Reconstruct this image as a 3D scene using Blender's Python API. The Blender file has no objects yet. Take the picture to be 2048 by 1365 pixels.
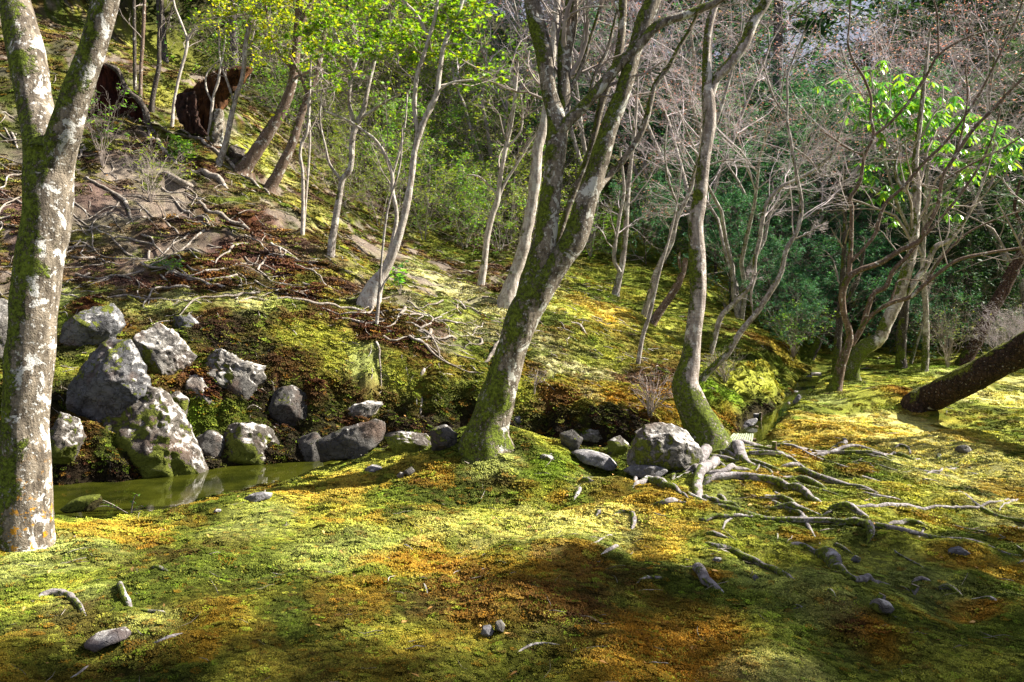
import bpy, math, random
import numpy as np
from mathutils import Vector
rng = np.random.default_rng(11)
random.seed(11)
SC = bpy.context.scene
COL = SC.collection

# ------------------------------------------------------------------ camera, light, exposure
FPX = 1594.0                       # focal length in pixels of the 2048 px wide photograph
PITCH = math.radians(2.95)
CAMP = np.array([0.0, 0.0, 1.6])
cam = bpy.data.cameras.new('camera'); camo = bpy.data.objects.new('camera', cam); COL.objects.link(camo)
cam.sensor_width = 36.0; cam.lens = 36.0 * FPX / 2048.0
cam.clip_start = 0.05; cam.clip_end = 1000.0
camo.location = CAMP; camo.rotation_euler = (math.pi / 2 - PITCH, 0, 0)
SC.camera = camo
SUN_AZ, SUN_EL = math.radians(76), math.radians(42)     # azimuth clockwise from +Y
SDIR = np.array([math.sin(SUN_AZ) * math.cos(SUN_EL), math.cos(SUN_AZ) * math.cos(SUN_EL), math.sin(SUN_EL)])
W = bpy.data.worlds.new('World'); SC.world = W; W.use_nodes = True
nt = W.node_tree; bg = nt.nodes['Background']
sky = nt.nodes.new('ShaderNodeTexSky'); sky.sky_type = 'NISHITA'; sky.sun_disc = False
sky.sun_elevation = SUN_EL; sky.sun_rotation = SUN_AZ
cl = nt.nodes.new('ShaderNodeTexNoise'); cl.inputs['Scale'].default_value = 3.0; cl.inputs['Detail'].default_value = 6
cr_ = nt.nodes.new('ShaderNodeMapRange'); cr_.inputs[1].default_value = .3; cr_.inputs[2].default_value = .6; cr_.inputs[3].default_value = .3; cr_.inputs[4].default_value = .95; nt.links.new(cl.outputs[0], cr_.inputs[0])
cm = nt.nodes.new('ShaderNodeMix'); cm.data_type = 'RGBA'; cm.inputs[7].default_value = (2.9, 2.9, 3.5, 1); nt.links.new(cr_.outputs[0], cm.inputs[0]); nt.links.new(sky.outputs[0], cm.inputs[6])
nt.links.new(cm.outputs[2], bg.inputs[0]); bg.inputs[1].default_value = 0.05
sl = bpy.data.lights.new('sun', 'SUN'); slo = bpy.data.objects.new('sun', sl); COL.objects.link(slo)
sl.energy = 5.0; sl.angle = math.radians(0.5); sl.color = (1.0, 0.93, 0.80)
slo.rotation_euler = Vector(SDIR).to_track_quat('Z', 'Y').to_euler(); slo.location = (12, 8, 14)
SC.view_settings.view_transform = 'Standard'; SC.view_settings.look = 'None'
SC.view_settings.exposure = 1.95; SC.view_settings.gamma = 1.0
SC.render.engine = 'CYCLES'
SC.cycles.max_bounces = 6; SC.cycles.diffuse_bounces = 3; SC.cycles.glossy_bounces = 2
SC.cycles.transmission_bounces = 3; SC.cycles.use_denoising = True
SC.cycles.caustics_reflective = False; SC.cycles.caustics_refractive = False

# ------------------------------------------------------------------ helpers
def ss(a, b, x):
    t = np.clip((x - a) / (b - a), 0, 1); return t * t * (3 - 2 * t)
_T = np.random.default_rng(5).random(1 << 16).astype(np.float64) * 2 - 1
def vnoise(p):
    p = np.asarray(p, float); i = np.floor(p).astype(np.int64); f = p - i; f = f * f * f * (f * (f * 6 - 15) + 10)
    def h(dx, dy, dz):
        return _T[((i[..., 0] + dx) * 73856093 ^ (i[..., 1] + dy) * 19349663 ^ (i[..., 2] + dz) * 83492791) & 65535]
    fx, fy, fz = f[..., 0], f[..., 1], f[..., 2]
    a = h(0,0,0)*(1-fx)+h(1,0,0)*fx; b = h(0,1,0)*(1-fx)+h(1,1,0)*fx
    c = h(0,0,1)*(1-fx)+h(1,0,1)*fx; d = h(0,1,1)*(1-fx)+h(1,1,1)*fx
    return (a*(1-fy)+b*fy)*(1-fz) + (c*(1-fy)+d*fy)*fz
def fbm(p, o=4, seed=0):
    p = np.asarray(p, float) + seed * 17.31; s = 0; a = 1.0; t = 0
    for _ in range(o):
        s = s + a * vnoise(p); t += a; a *= 0.5; p = p * 2.03 + 3.7
    return s / t * 1.6
def n2(x, y, fr, o=4, seed=0):
    return fbm(np.stack([x * fr, y * fr, np.zeros_like(x)], -1), o, seed)
FW = np.array([0, math.cos(PITCH), -math.sin(PITCH)]); UP = np.array([0, math.sin(PITCH), math.cos(PITCH)]); RT = np.array([1.0, 0, 0])
def px(u, v, d):                   # a point seen at pixel (u, v) of the photograph, d metres away
    return CAMP + d * (FW + RT * ((u - 1024) / FPX) + UP * ((682.5 - v) / FPX))
def nrm(a): return a / np.maximum(np.linalg.norm(a, axis=-1, keepdims=True), 1e-9)

def tag(o, label=None, cat=None, group=None, kind=None):
    if label: o['label'] = label
    if cat: o['category'] = cat
    if group: o['group'] = group
    if kind: o['kind'] = kind
    return o
def thing(name, label, cat, loc, group=None):
    o = bpy.data.objects.new(name, None); COL.objects.link(o); o.location = loc; o.empty_display_size = 0.2
    return tag(o, label, cat, group)
def mk(name, V, faces, mat, parent=None, base=None, smooth=True, attrs=None, link=True):
    V = np.asarray(V, float)
    if base is not None: V = V - np.asarray(base, float)
    me = bpy.data.meshes.new(name); me.vertices.add(len(V)); me.vertices.foreach_set('co', V.ravel())
    if isinstance(faces, np.ndarray): faces = [faces]
    faces = [f for f in faces if len(f)]
    tot = np.concatenate([np.full(len(f), f.shape[1]) for f in faces]); st = np.concatenate([[0], np.cumsum(tot)[:-1]])
    lv = np.concatenate([f.ravel() for f in faces])
    me.loops.add(len(lv)); me.loops.foreach_set('vertex_index', lv.astype(np.int32))
    me.polygons.add(len(tot)); me.polygons.foreach_set('loop_start', st.astype(np.int32))
    me.polygons.foreach_set('use_smooth', np.full(len(tot), smooth))
    if attrs:
        for k, a in attrs.items():
            a = np.asarray(a, float)
            if a.ndim == 1:
                at = me.attributes.new(k, 'FLOAT', 'POINT'); at.data.foreach_set('value', a)
            else:
                at = me.attributes.new(k, 'FLOAT_COLOR', 'POINT')
                at.data.foreach_set('color', np.concatenate([a, np.ones((len(a), 1))], 1).ravel())
    me.update(calc_edges=True); me.materials.append(mat)
    if not link: return me
    o = bpy.data.objects.new(name, me); COL.objects.link(o)
    if parent is not None: o.parent = parent
    elif base is not None: o.location = base
    return o

# ------------------------------------------------------------------ materials
class NT:
    def __init__(s, name):
        s.m = bpy.data.materials.new(name); s.m.use_nodes = True; s.t = s.m.node_tree; s.t.nodes.clear()
        s.out = s.n('ShaderNodeOutputMaterial'); s.pos = s.n('ShaderNodeNewGeometry').outputs
    def n(s, ty, ins=None, **kw):
        nd = s.t.nodes.new(ty)
        for k, v in kw.items(): setattr(nd, k, v)
        for k, v in (ins or {}).items(): s.set(nd.inputs[k], v)
        return nd
    def set(s, i, v):
        if isinstance(v, bpy.types.NodeSocket): s.t.links.new(v, i)
        elif isinstance(v, tuple) and len(v) == 3 and i.type == 'RGBA': i.default_value = (*v, 1)
        else: i.default_value = v
    def math(s, op, a, b=0.0, c=False):
        return s.n('ShaderNodeMath', {0: a, 1: b}, operation=op, use_clamp=c).outputs[0]
    def noise(s, sc, det=4.0, vec=None, rough=0.6, dist=0.0):
        return s.n('ShaderNodeTexNoise', {'Vector': vec or s.pos['Position'], 'Scale': sc, 'Detail': det, 'Roughness': rough, 'Distortion': dist}).outputs[0]
    def map(s, scale, vec=None):
        return s.n('ShaderNodeMapping', {'Vector': vec or s.pos['Position'], 'Scale': scale}).outputs[0]
    def ramp(s, f, a, b):          # smooth 0..1 between a and b
        return s.n('ShaderNodeMapRange', {0: f, 1: a, 2: b}, interpolation_type='SMOOTHSTEP').outputs[0]
    def mix(s, f, a, b, bt='MIX'):
        nd = s.n('ShaderNodeMix', data_type='RGBA', blend_type=bt); s.set(nd.inputs[0], f); s.set(nd.inputs[6], a); s.set(nd.inputs[7], b)
        return nd.outputs[2]
    def bump(s, h, st=0.5, dist=0.02, nrm=None):
        ins = {'Height': h, 'Strength': st, 'Distance': dist}
        if nrm is not None: ins['Normal'] = nrm
        return s.n('ShaderNodeBump', ins).outputs[0]
    def dot(s, v):
        return s.n('ShaderNodeVectorMath', {0: s.pos['Normal'], 1: v}, operation='DOT_PRODUCT').outputs['Value']
    def bsdf(s, col, rough=0.9, normal=None, spec=0.2, **kw):
        ins = {'Base Color': col, 'Roughness': rough, 'Specular IOR Level': spec}; ins.update(kw)
        if normal is not None: ins['Normal'] = normal
        b = s.n('ShaderNodeBsdfPrincipled', ins); return b.outputs[0]
    def done(s, sh): s.t.links.new(sh, s.out.inputs[0]); return s.m

MOSSC = (0.10, 0.13, 0.015)
def bark(name, c1, c2, lich=0.5, moss=0.5, lc=(0.62, 0.60, 0.55), orange=0.0, fr=1.0, ridge=0.0, mossc=MOSSC, topmoss=False, rings=0.35, foot=1.0):
    c1 = tuple(x * .72 for x in c1); c2 = tuple(x * .82 for x in c2); s = NT(name); st = s.map((1, 1, .35))
    nb = s.noise(22 * fr, 6, st, .7); nl = s.noise(5 * fr, 3)
    col = s.mix(s.ramp(nb, .35, .65), c1, c2)
    rg = s.noise(14, 3, s.map((.25, .25, 6)), .6)
    col = s.mix(s.math('MULTIPLY', s.ramp(rg, .5, .66), rings), col, tuple(x * .45 for x in c1))
    lp = s.noise(6.5 * fr, 5, None, .68, .6); sp = s.noise(34 * fr, 4, None, .6)
    lm = s.ramp(lp, .66 - .22 * lich, .69 - .22 * lich)
    lm = s.math('MAXIMUM', lm, s.math('MULTIPLY', s.ramp(sp, .64 - .10 * lich, .68 - .10 * lich), .8))
    col = s.mix(s.math('MULTIPLY', lm, .9), col, s.mix(s.noise(50, 3), tuple(x * .65 for x in lc), lc))
    if orange > 0:
        ol = s.math('MULTIPLY', s.ramp(s.noise(16, 5, None, .7), .56, .60), s.ramp(s.n('ShaderNodeSeparateXYZ', {0: s.pos['Position']}).outputs[2], .75, .15))
        col = s.mix(s.math('MULTIPLY', ol, orange), col, (.50, .24, .02))
    dirm = s.dot((0.2, -.1, .97)) if topmoss else s.dot((-.75, -.25, .25))
    mm = s.math('ADD', s.math('MULTIPLY', dirm, .22), s.noise(3.2 * fr, 6, None, .72, .3))
    zz = s.n('ShaderNodeSeparateXYZ', {0: s.pos['Position']}).outputs[2]
    mm = s.math('ADD', mm, s.math('MULTIPLY', s.ramp(zz, 1.15, .35), 0 if topmoss else foot * (.12 + .10 * moss)))
    if topmoss: mm = s.math('ADD', s.math('MULTIPLY', dirm, .55), s.noise(4, 6, None, .7))
    mk_ = s.ramp(mm, .68, .76) if topmoss else s.ramp(mm, .78 - .33 * moss, .84 - .33 * moss)
    mk_ = s.math('MULTIPLY', mk_, s.ramp(s.math('ADD', s.noise(45, 4, None, .75), s.math('MULTIPLY', s.noise(9, 4), .5)), .58, .74))
    mc = s.mix(s.ramp(s.noise(38, 5, None, .75), .32, .68), tuple(x * .28 for x in mossc), tuple(x * 1.7 for x in mossc))
    col = s.mix(mk_, col, mc)
    h = s.math('ADD', s.math('ADD', nb, s.math('MULTIPLY', s.noise(90, 4), .5)), s.math('MULTIPLY', mk_, .9))
    if ridge > 0:
        v = s.n('ShaderNodeTexVoronoi', {'Vector': s.map((1, 1, 1)), 'Scale': 16.0}, feature='DISTANCE_TO_EDGE').outputs[0]
        vv = s.ramp(v, 0, .12); h = s.math('ADD', h, s.math('MULTIPLY', vv, 1.5 * ridge))
        col = s.mix(s.math('MAXIMUM', s.ramp(v, 0, .05), mk_), s.mix(.7, col, (.02, .012, .01)), col)
    return s.done(s.bsdf(col, .92, s.bump(h, .9, .025), .15))

def mat_plain(name, c1, c2, sc=20, rough=.85, bump=.4, dist=.01, spec=.2):
    s = NT(name); f = s.noise(sc, 5); return s.done(s.bsdf(s.mix(s.ramp(f, .3, .7), c1, c2), rough, s.bump(s.noise(sc * 2.5, 5), bump, dist), spec))
def mat_leaf(name, c1, c2, c3, trans=.45, rough=.45, spec=.35):
    s = NT(name); a = s.n('ShaderNodeAttribute', attribute_name='rnd').outputs['Fac']
    c = s.mix(s.ramp(a, 0, .6), c1, c2); c = s.mix(s.ramp(a, .72, 1), c, c3)
    b = s.bsdf(c, rough, None, spec); t = s.n('ShaderNodeBsdfTranslucent', {0: s.mix(1.0, c, (1.5, 1.35, .6), 'MULTIPLY')}).outputs[0]
    return s.done(s.n('ShaderNodeMixShader', {0: trans, 1: b, 2: t}).outputs[0])
def mat_rock(name, c1, c2, white=.5, moss=.5, crack=1.0, md=(-.2, -.2, .9), mw=.16):
    c1 = tuple(x * .42 for x in c1); c2 = tuple(x * .5 for x in c2)
    s = NT(name); n1_ = s.noise(5, 8, None, .7, .4); nf = s.noise(26, 6, None, .7)
    col = s.mix(s.ramp(n1_, .35, .65), c1, c2); col = s.mix(s.math('MULTIPLY', s.ramp(nf, .5, .7), .5), col, tuple(x * .4 for x in c1))
    cr = s.n('ShaderNodeTexVoronoi', {'Vector': s.n('ShaderNodeVectorMath', {0: s.pos['Position'], 1: s.n('ShaderNodeTexNoise', {'Vector': s.pos['Position'], 'Scale': 4.0}).outputs[1]}, operation='ADD').outputs[0], 'Scale': 5.0}, feature='DISTANCE_TO_EDGE').outputs[0]
    crk = s.ramp(cr, .0, .035); col = s.mix(s.math('MULTIPLY', s.math('SUBTRACT', 1.0, crk), .4), col, (.03, .025, .02))
    col = s.mix(s.math('MULTIPLY', s.ramp(s.noise(2.3, 4), .5, .68), .55), col, (.11, .065, .045))
    wt = s.math('ADD', s.noise(7, 6, None, .72, .5), s.math('MULTIPLY', s.math('SUBTRACT', s.dot((.5, -.1, .8)), .45), .26))
    col = s.mix(s.math('MULTIPLY', s.ramp(wt, .66 - .2 * white, .76 - .2 * white), .85), col, (.50, .48, .46))
    mm = s.math('ADD', s.math('MULTIPLY', s.dot(md), mw), s.noise(4.5, 7, None, .72, .4))
    mk_ = s.ramp(mm, .80 - .34 * moss, .85 - .34 * moss)
    col = s.mix(mk_, col, s.mix(s.noise(60, 4), (.035, .05, .006), (.19, .21, .03)))
    h = s.math('ADD', s.math('ADD', nf, s.math('MULTIPLY', crk, .5 * crack)), s.math('MULTIPLY', mk_, .8))
    return s.done(s.bsdf(col, .88, s.bump(h, .9, .03), .2))

M = {}
M['bark_left'] = bark('pale_lichen_bark', (.11, .09, .07), (.32, .27, .21), .48, .86, lc=(.72, .71, .68), foot=-.25, orange=1.0, rings=.25)
M['bark_mid'] = bark('mossy_grey_bark', (.10, .08, .06), (.34, .29, .23), .48, .64, lc=(.66, .66, .60))
M['bark_right'] = bark('smooth_pale_bark', (.26, .21, .18), (.56, .49, .44), .45, .50, lc=(.72, .70, .66), foot=1.9, fr=.8)
M['bark_pale'] = bark('pale_sapling_bark', (.34, .28, .24), (.66, .60, .54), .4, .14)
M['bark_brown'] = bark('warm_brown_bark', (.13, .085, .06), (.24, .17, .13), .3, .25)
M['bark_thin'] = bark('grey_sapling_bark', (.22, .18, .155), (.48, .43, .39), .45, .28)
M['bark_pine'] = bark('dark_pine_bark', (.028, .019, .015), (.075, .045, .034),   .10, 1.15, lc=(.45, .42, .38), ridge=.8, topmoss=True, mossc=(.14, .16, .02))
M['bark_pine2'] = bark('red_brown_pine_bark', (.09, .05, .035), (.17, .10, .075), .15, .0, ridge=1.0)
M['bark_dark'] = bark('dark_brown_bark', (.05, .04, .032), (.12, .10, .085), .15, .35)
M['bark_cedar'] = bark('grey_cedar_bark', (.09, .075, .08), (.19, .165, .17), .2, .1)
M['root'] = bark('bare_root_bark', (.19, .17, .17), (.38, .345, .35), .34, .22, lc=(.52, .50, .51))
M['root_slope'] = bark('weathered_root_bark', (.20, .165, .14), (.40, .35, .30), .4, .16, lc=(.6, .56, .52))
M['twig_pink'] = mat_plain('pinkish_grey_twig_bark', (.30, .25, .26), (.58, .52, .54), 6, bump=0)
M['twig_grey'] = mat_plain('grey_twig_bark', (.20, .16, .14), (.36, .31, .28), 6, bump=0)
M['bud_red'] = mat_leaf('red_bud', (.34, .10, .14), (.50, .25, .32), (.58, .40, .45), .4)
M['leaf_maple'] = mat_leaf('bright_maple_leaf', (.10, .26, .015), (.20, .38, .02), (.42, .46, .03), .55)
M['leaf_gold'] = mat_leaf('yellow_green_maple_leaf', (.16, .30, .015), (.36, .46, .02), (.62, .58, .04), .6)
M['leaf_rhodo'] = mat_leaf('glossy_green_leaf', (.035, .17, .06), (.15, .38, .03), (.34, .50, .05), .45, .3, .6)
M['leaf_shrub'] = mat_leaf('mid_green_leaf', (.07, .19, .03), (.13, .30, .035), (.28, .42, .06), .5)
M['leaf_teal'] = mat_leaf('dark_evergreen_leaf', (.03, .11, .06), (.05, .18, .09), (.12, .30, .15), .3, .6, .2)
M['leaf_dark'] = mat_leaf('deep_green_leaf', (.022, .06, .03), (.04, .10, .04), (.09, .18, .08), .25, .6, .2)
M['leaf_olive'] = mat_leaf('olive_green_leaf', (.09, .16, .018), (.18, .27, .03), (.34, .40, .06), .5)
M['rock'] = mat_rock('lichened_grey_rock', (.14, .14, .15), (.32, .32, .335), .34, .55)
M['rock_pale'] = mat_rock('pale_cracked_rock', (.20, .18, .165), (.42, .40, .37), .46, .60, md=(-.5, -.4, -.5), mw=.24)
M['rock_moss'] = mat_rock('mossy_rock', (.13, .11, .09), (.28, .25, .22), .42, .98, md=(-.3, -.35, -.75), mw=.30)
M['rock_dark'] = mat_rock('dark_rock', (.09, .085, .08), (.19, .18, .17), .20, .35)
M['rock_pool'] = mat_rock('yellow_mossed_rock', (.12, .10, .04), (.2, .17, .06), .0, 1.1)
M['stone_flat'] = mat_rock('bluish_flat_stone', (.20, .20, .22), (.36, .35, .38), .42, .10, .4)
def mat_fibre(name, c1, c2, c3):
    s = NT(name); v = s.map((9, 9, 1.1)); f = s.noise(2.2, 7, v, .72, .3); g = s.noise(2.5, 5)
    c = s.mix(s.ramp(f, .35, .65), c1, c2); c = s.mix(s.math('MULTIPLY', s.ramp(g, .45, .65), .7), c, c3); return s.done(s.bsdf(c, .9, s.bump(f, 1.0, .08), .15))
M['stump_red'] = mat_fibre('rotten_red_wood', (.014, .005, .004), (.09, .026, .016), (.03, .012, .010))
M['stump_orange'] = mat_fibre('split_orange_wood', (.022, .010, .005), (.15, .062, .020), (.035, .018, .010))
M['stump_dark'] = mat_plain('hollow_shade_wood', (.010, .006, .005), (.05, .022, .014), 9, bump=1, dist=.04)
M['bamboo'] = mat_plain('weathered_green_bamboo', (.16, .20, .12), (.36, .38, .26), 14, .5, .2)
M['wood_cut'] = mat_plain('cut_wood_face', (.30, .24, .18), (.45, .38, .30), 30)
M['dead'] = mat_plain('dry_leaf', (.25, .12, .03), (.45, .28, .10), 5)

# water
s = NT('pond_water'); rip = s.noise(5, 3, s.map((1, 2.2, 1)), .5)
alg = s.ramp(s.noise(1.6, 4), .4, .65)
M['water'] = s.done(s.bsdf(s.mix(alg, (.012, .015, .002), (.034, .038, .004)), .04, s.bump(rip, .05, .02), .5, IOR=1.45))
# ground
s = NT('moss_ground'); vc = s.n('ShaderNodeAttribute', attribute_name='Col').outputs['Color']
f1 = s.noise(55, 6, None, .75); f2 = s.noise(9, 5, None, .7)
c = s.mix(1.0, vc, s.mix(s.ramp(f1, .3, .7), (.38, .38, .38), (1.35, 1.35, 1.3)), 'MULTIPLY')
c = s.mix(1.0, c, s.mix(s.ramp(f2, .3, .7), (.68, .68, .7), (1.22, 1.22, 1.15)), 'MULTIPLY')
h = s.math('ADD', f1, s.math('MULTIPLY', f2, 1.5))
M['ground'] = s.done(s.bsdf(c, 1.0, s.bump(h, .8, .035), .05))
# moss sprigs take the colour of the point they grow on
s = NT('moss_sprig'); ic = s.n('ShaderNodeAttribute', attribute_name='mcol', attribute_type='INSTANCER').outputs['Color']
tip = s.n('ShaderNodeAttribute', attribute_name='tip').outputs['Fac']
rn = s.n('ShaderNodeAttribute', attribute_name='rnd').outputs['Fac']
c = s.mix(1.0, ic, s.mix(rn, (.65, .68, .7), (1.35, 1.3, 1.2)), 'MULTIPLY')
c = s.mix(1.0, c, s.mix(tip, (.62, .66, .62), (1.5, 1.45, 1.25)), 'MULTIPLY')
b = s.bsdf(c, .8, None, .15); t = s.n('ShaderNodeBsdfTranslucent', {0: c}).outputs[0]
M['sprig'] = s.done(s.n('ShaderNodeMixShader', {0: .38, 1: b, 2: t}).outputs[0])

# ------------------------------------------------------------------ terrain
# stream course: x, y, half width, bed height
PATH = np.array([(-40, 5, 1.2, -.5), (-15, 6.6, .9, -.5), (-7, 6.9, .8, -.5), (-4.2, 6.9, .72, -.55), (-3.4, 7.2, .74, -.55), (-2.8, 7.9, .62, -.5),
    (-2.1, 8.4, .38, -.45), (-1.4, 8.8, .24, -.4), (-.5, 9.0, .25, -.42), (.5, 9.05, .28, -.45), (1.3, 8.95, .26, -.42), (2.1, 8.95, .16, -.32),
    (2.6, 9.3, .16, -.26), (3.2, 10.5, .14, -.24), (3.9, 11.8, .14, -.2), (5.0, 13.8, .13, -.12), (6.2, 16.4, .13, 0.0), (7.6, 19, .15, .2), (12, 28, .3, 1.2), (30, 60, .5, 5)])
def path_info(x, y):
    best = np.full(x.shape, 1e9); sg = np.ones(x.shape); hw = np.zeros(x.shape); zb = np.zeros(x.shape)
    for a, b in zip(PATH[:-1], PATH[1:]):
        ab = b[:2] - a[:2]; L2 = ab @ ab; t = np.clip(((x - a[0]) * ab[0] + (y - a[1]) * ab[1]) / L2, 0, 1)
        dx = x - a[0] - t * ab[0]; dy = y - a[1] - t * ab[1]; d = np.hypot(dx, dy); m = d < best
        best = np.where(m, d, best); cr = ab[0] * dy - ab[1] * dx; sg = np.where(m, np.where(cr >= 0, 1, -1), sg)
        hw = np.where(m, a[2] + t * (b[2] - a[2]), hw); zb = np.where(m, a[3] + t * (b[3] - a[3]), zb)
    return best, sg, hw, zb
CP = [(-300,600,10.4),(0,592,10.3),(150,600,10.2),(300,604,10.2),(420,604,10.3),(520,606,10.4),(650,625,10.6),(760,640,10.7),(850,662,10.6),
 (560,690,9.9),(620,730,9.6),(700,770,9.5),(800,790,9.4),(900,785,9.7),(950,740,10.3),(1050,770,10.1),(1050,700,11.2),(1200,790,10.2),(1200,740,11.4),(1300,800,10.1),(1300,740,12.0),
 (1440,800,10.6),(1520,780,11.6),(1550,740,12.6),(1450,730,12.8),(1560,700,15),(1640,720,17),
 (0,500,11.6),(200,560,11.2),(200,480,12.2),(400,530,11.8),(600,570,11.6),(600,500,12.9),(700,560,12.4),(100,400,13.2),(300,400,13.8),(450,450,13.4),(480,380,14.8),
 (540,395,15.8),(330,290,16.3),(420,300,16.8),(150,180,18),(0,120,18),(0,300,14.6),(150,320,14.8),(650,470,14.6),(740,560,12.9),(800,548,14.4),(880,600,13.6),(960,570,16.0),(1000,560,17),(830,510,18.5),(1025,612,13.4),(1100,600,14.6),
 (1150,650,13.0),(1230,590,18.5),(1290,640,15.6),(1350,660,15.6),(1200,690,12.6),(1420,700,14.6),
 (900,470,23),(900,400,27),(1100,500,23),(1100,560,18.5),(1250,450,28),(1400,560,22),(1500,650,18.5),(1590,690,18.5),(1450,600,21.5),(1600,640,23),
 (300,120,23),(450,210,21),(600,330,20.5),(720,350,24),(560,230,26),(300,50,28),(0,0,23),(750,450,20),(650,380,20.5),(-300,200,17),(-500,0,23),(-700,400,14)]
CPW = np.array([px(*c) for c in CP])
EX = np.array([(-30,45,27),(-10,48,22),(5,50,15),(18,55,10),(-45,25,26),(-30,14,9),(-60,60,38),(0,80,28),(30,90,20),(-20,80,36),(12,34,4.6),(20,40,6.5),(-14,30,16.5),(-40,100,46),(-22,10.5,3.5),(-45,8,3)])
CPW = np.vstack([CPW, EX])
def tps_fit(P, z, lam=.02):
    n = len(P); r = np.linalg.norm(P[:, None] - P[None], axis=-1); K = r ** 2 * np.log(r + 1e-9); K[np.arange(n), np.arange(n)] = lam
    Q = np.c_[np.ones(n), P]; A = np.zeros((n + 3, n + 3)); A[:n, :n] = K; A[:n, n:] = Q; A[n:, :n] = Q.T
    return np.linalg.solve(A, np.r_[z, 0, 0, 0])
TW = tps_fit(CPW[:, :2], CPW[:, 2], .05)
def tps(x, y):
    out = TW[-3] + TW[-2] * x + TW[-1] * y
    for i, (a, b, _) in enumerate(CPW):
        r2 = (x - a) ** 2 + (y - b) ** 2 + 1e-12; out = out + TW[i] * r2 * .5 * np.log(r2)
    return out
# hummocks: x, y, radius, height
BUMPS = [(-.22,7.35,.9,.35),(-.1,7.1,.5,.06),(1.85,7.55,.8,.14),(-3.2,5.2,.6,.10),(4.0,11.6,.5,.10),(5.6,11.7,.7,.32),(1.75,4.25,.26,.11),(2.5,4.6,.2,.05),(4.9,12.8,.8,.14),
         (1.1,6.0,.5,.05),(2.4,6.4,.9,.06),(-1.2,5.9,.6,.05),(-1.9,4.1,.5,.05),(.3,4.2,.7,.05),(3.7,9.8,.5,.10),(2.6,5.4,.4,.05),(.9,4.9,.4,-.04),(-.6,4.6,.5,-.04),(3.4,7.6,.6,.06),(1.9,6.8,.3,.05),(8,14,.8,.15),(-1.7,7.6,.5,.10)]
def H(x, y):
    x = np.asarray(x, float); y = np.asarray(y, float)
    dist, sg, hw, zb = path_info(x, y); s_ = dist * sg
    low = 0.02 * n2(x, y, .5, 2, 3) + np.where(y > 16, (y - 16) * .05, 0) + np.where(y > 26, (y - 26) * .22, 0) + ss(9, 16, y) * .05
    for (bx, by, r, h) in BUMPS:
        low = low + h * np.exp(-(((x - bx) ** 2 + (y - by) ** 2) / (r * r)))
    near = ss(14, 7, y); low = low + .03 * n2(x, y, 2.6, 2, 61) * near
    low = low + .05 * n2(x, y, 1.3, 3, 9) * ss(2, 3, y) + (.018 * n2(x, y, 5, 3, 4) + .016 * np.abs(n2(x, y, 11, 3, 44))) * near
    low = low - .15 * ss(1.9, .6, dist) * ss(-1.0, -1.9, x)
    hi = tps(x, y)
    up = ss(10.6, 13, y)
    fl = n2(x * .6 + y * .5, y * .9 - x * .5, .9, 4, 21)
    hi = hi + (.10 * np.abs(n2(x, y, .9, 4, 31)) + .22 * np.abs(fl)) * up * ss(2.5, -1, x - .15 * (y - 12)) + .10 * n2(x, y, 1.6, 3, 8) * ss(30, 14, y) + .35 * n2(x, y, .35, 4, 77) * ss(17, 24, y) - .06
    Wd = np.where(x < -1.6, 1.25, 1.25 - .45 * ss(-1.6, .5, x)) + .12 * n2(x, y, 1.1, 2, 5)
    t = ss(0, 1, (s_ - hw * .8) / Wd)
    t = np.maximum(t, ss(19, 30, y))
    z = low * (1 - t) + hi * t
    bank = t * (1 - t) * 4
    z = z + bank * (.22 * n2(x, y, 1.7, 3, 12) + .20 * np.abs(n2(x, y, 3.5, 3, 13)) + .05 * np.abs(n2(x, y, 9, 3, 14)) - .08) + t * ss(13, 10.5, y) * .04 * np.abs(n2(x, y, 8, 3, 16))
    e = dist + .07 * n2(x, y, 3.5, 2, 15)
    bw = np.where(sg < 0, .30, .18)
    k = ss(0, 1, (e - hw) / bw)
    k = np.where(e < hw, 0, k)
    k = np.maximum(k, ss(17, 20, y))
    return zb * (1 - k) + z * k
DS = np.geomspace(2.2, 70, 900)
def hit(u, v):
    P = np.array([px(u, v, d) for d in DS]); g = H(P[:, 0], P[:, 1]); b = np.nonzero(P[:, 2] < g)[0]
    if len(b) == 0: return DS[-1]
    i = max(b[0], 1); a0 = P[i-1, 2] - g[i-1]; a1 = g[i] - P[i, 2]
    return float(DS[i-1] + (DS[i] - DS[i-1]) * a0 / (a0 + a1 + 1e-9))
def hitp(u, v, lift=0.0):
    d = hit(u, v); p = px(u, v, d); p[2] += lift; return p, d

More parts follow.
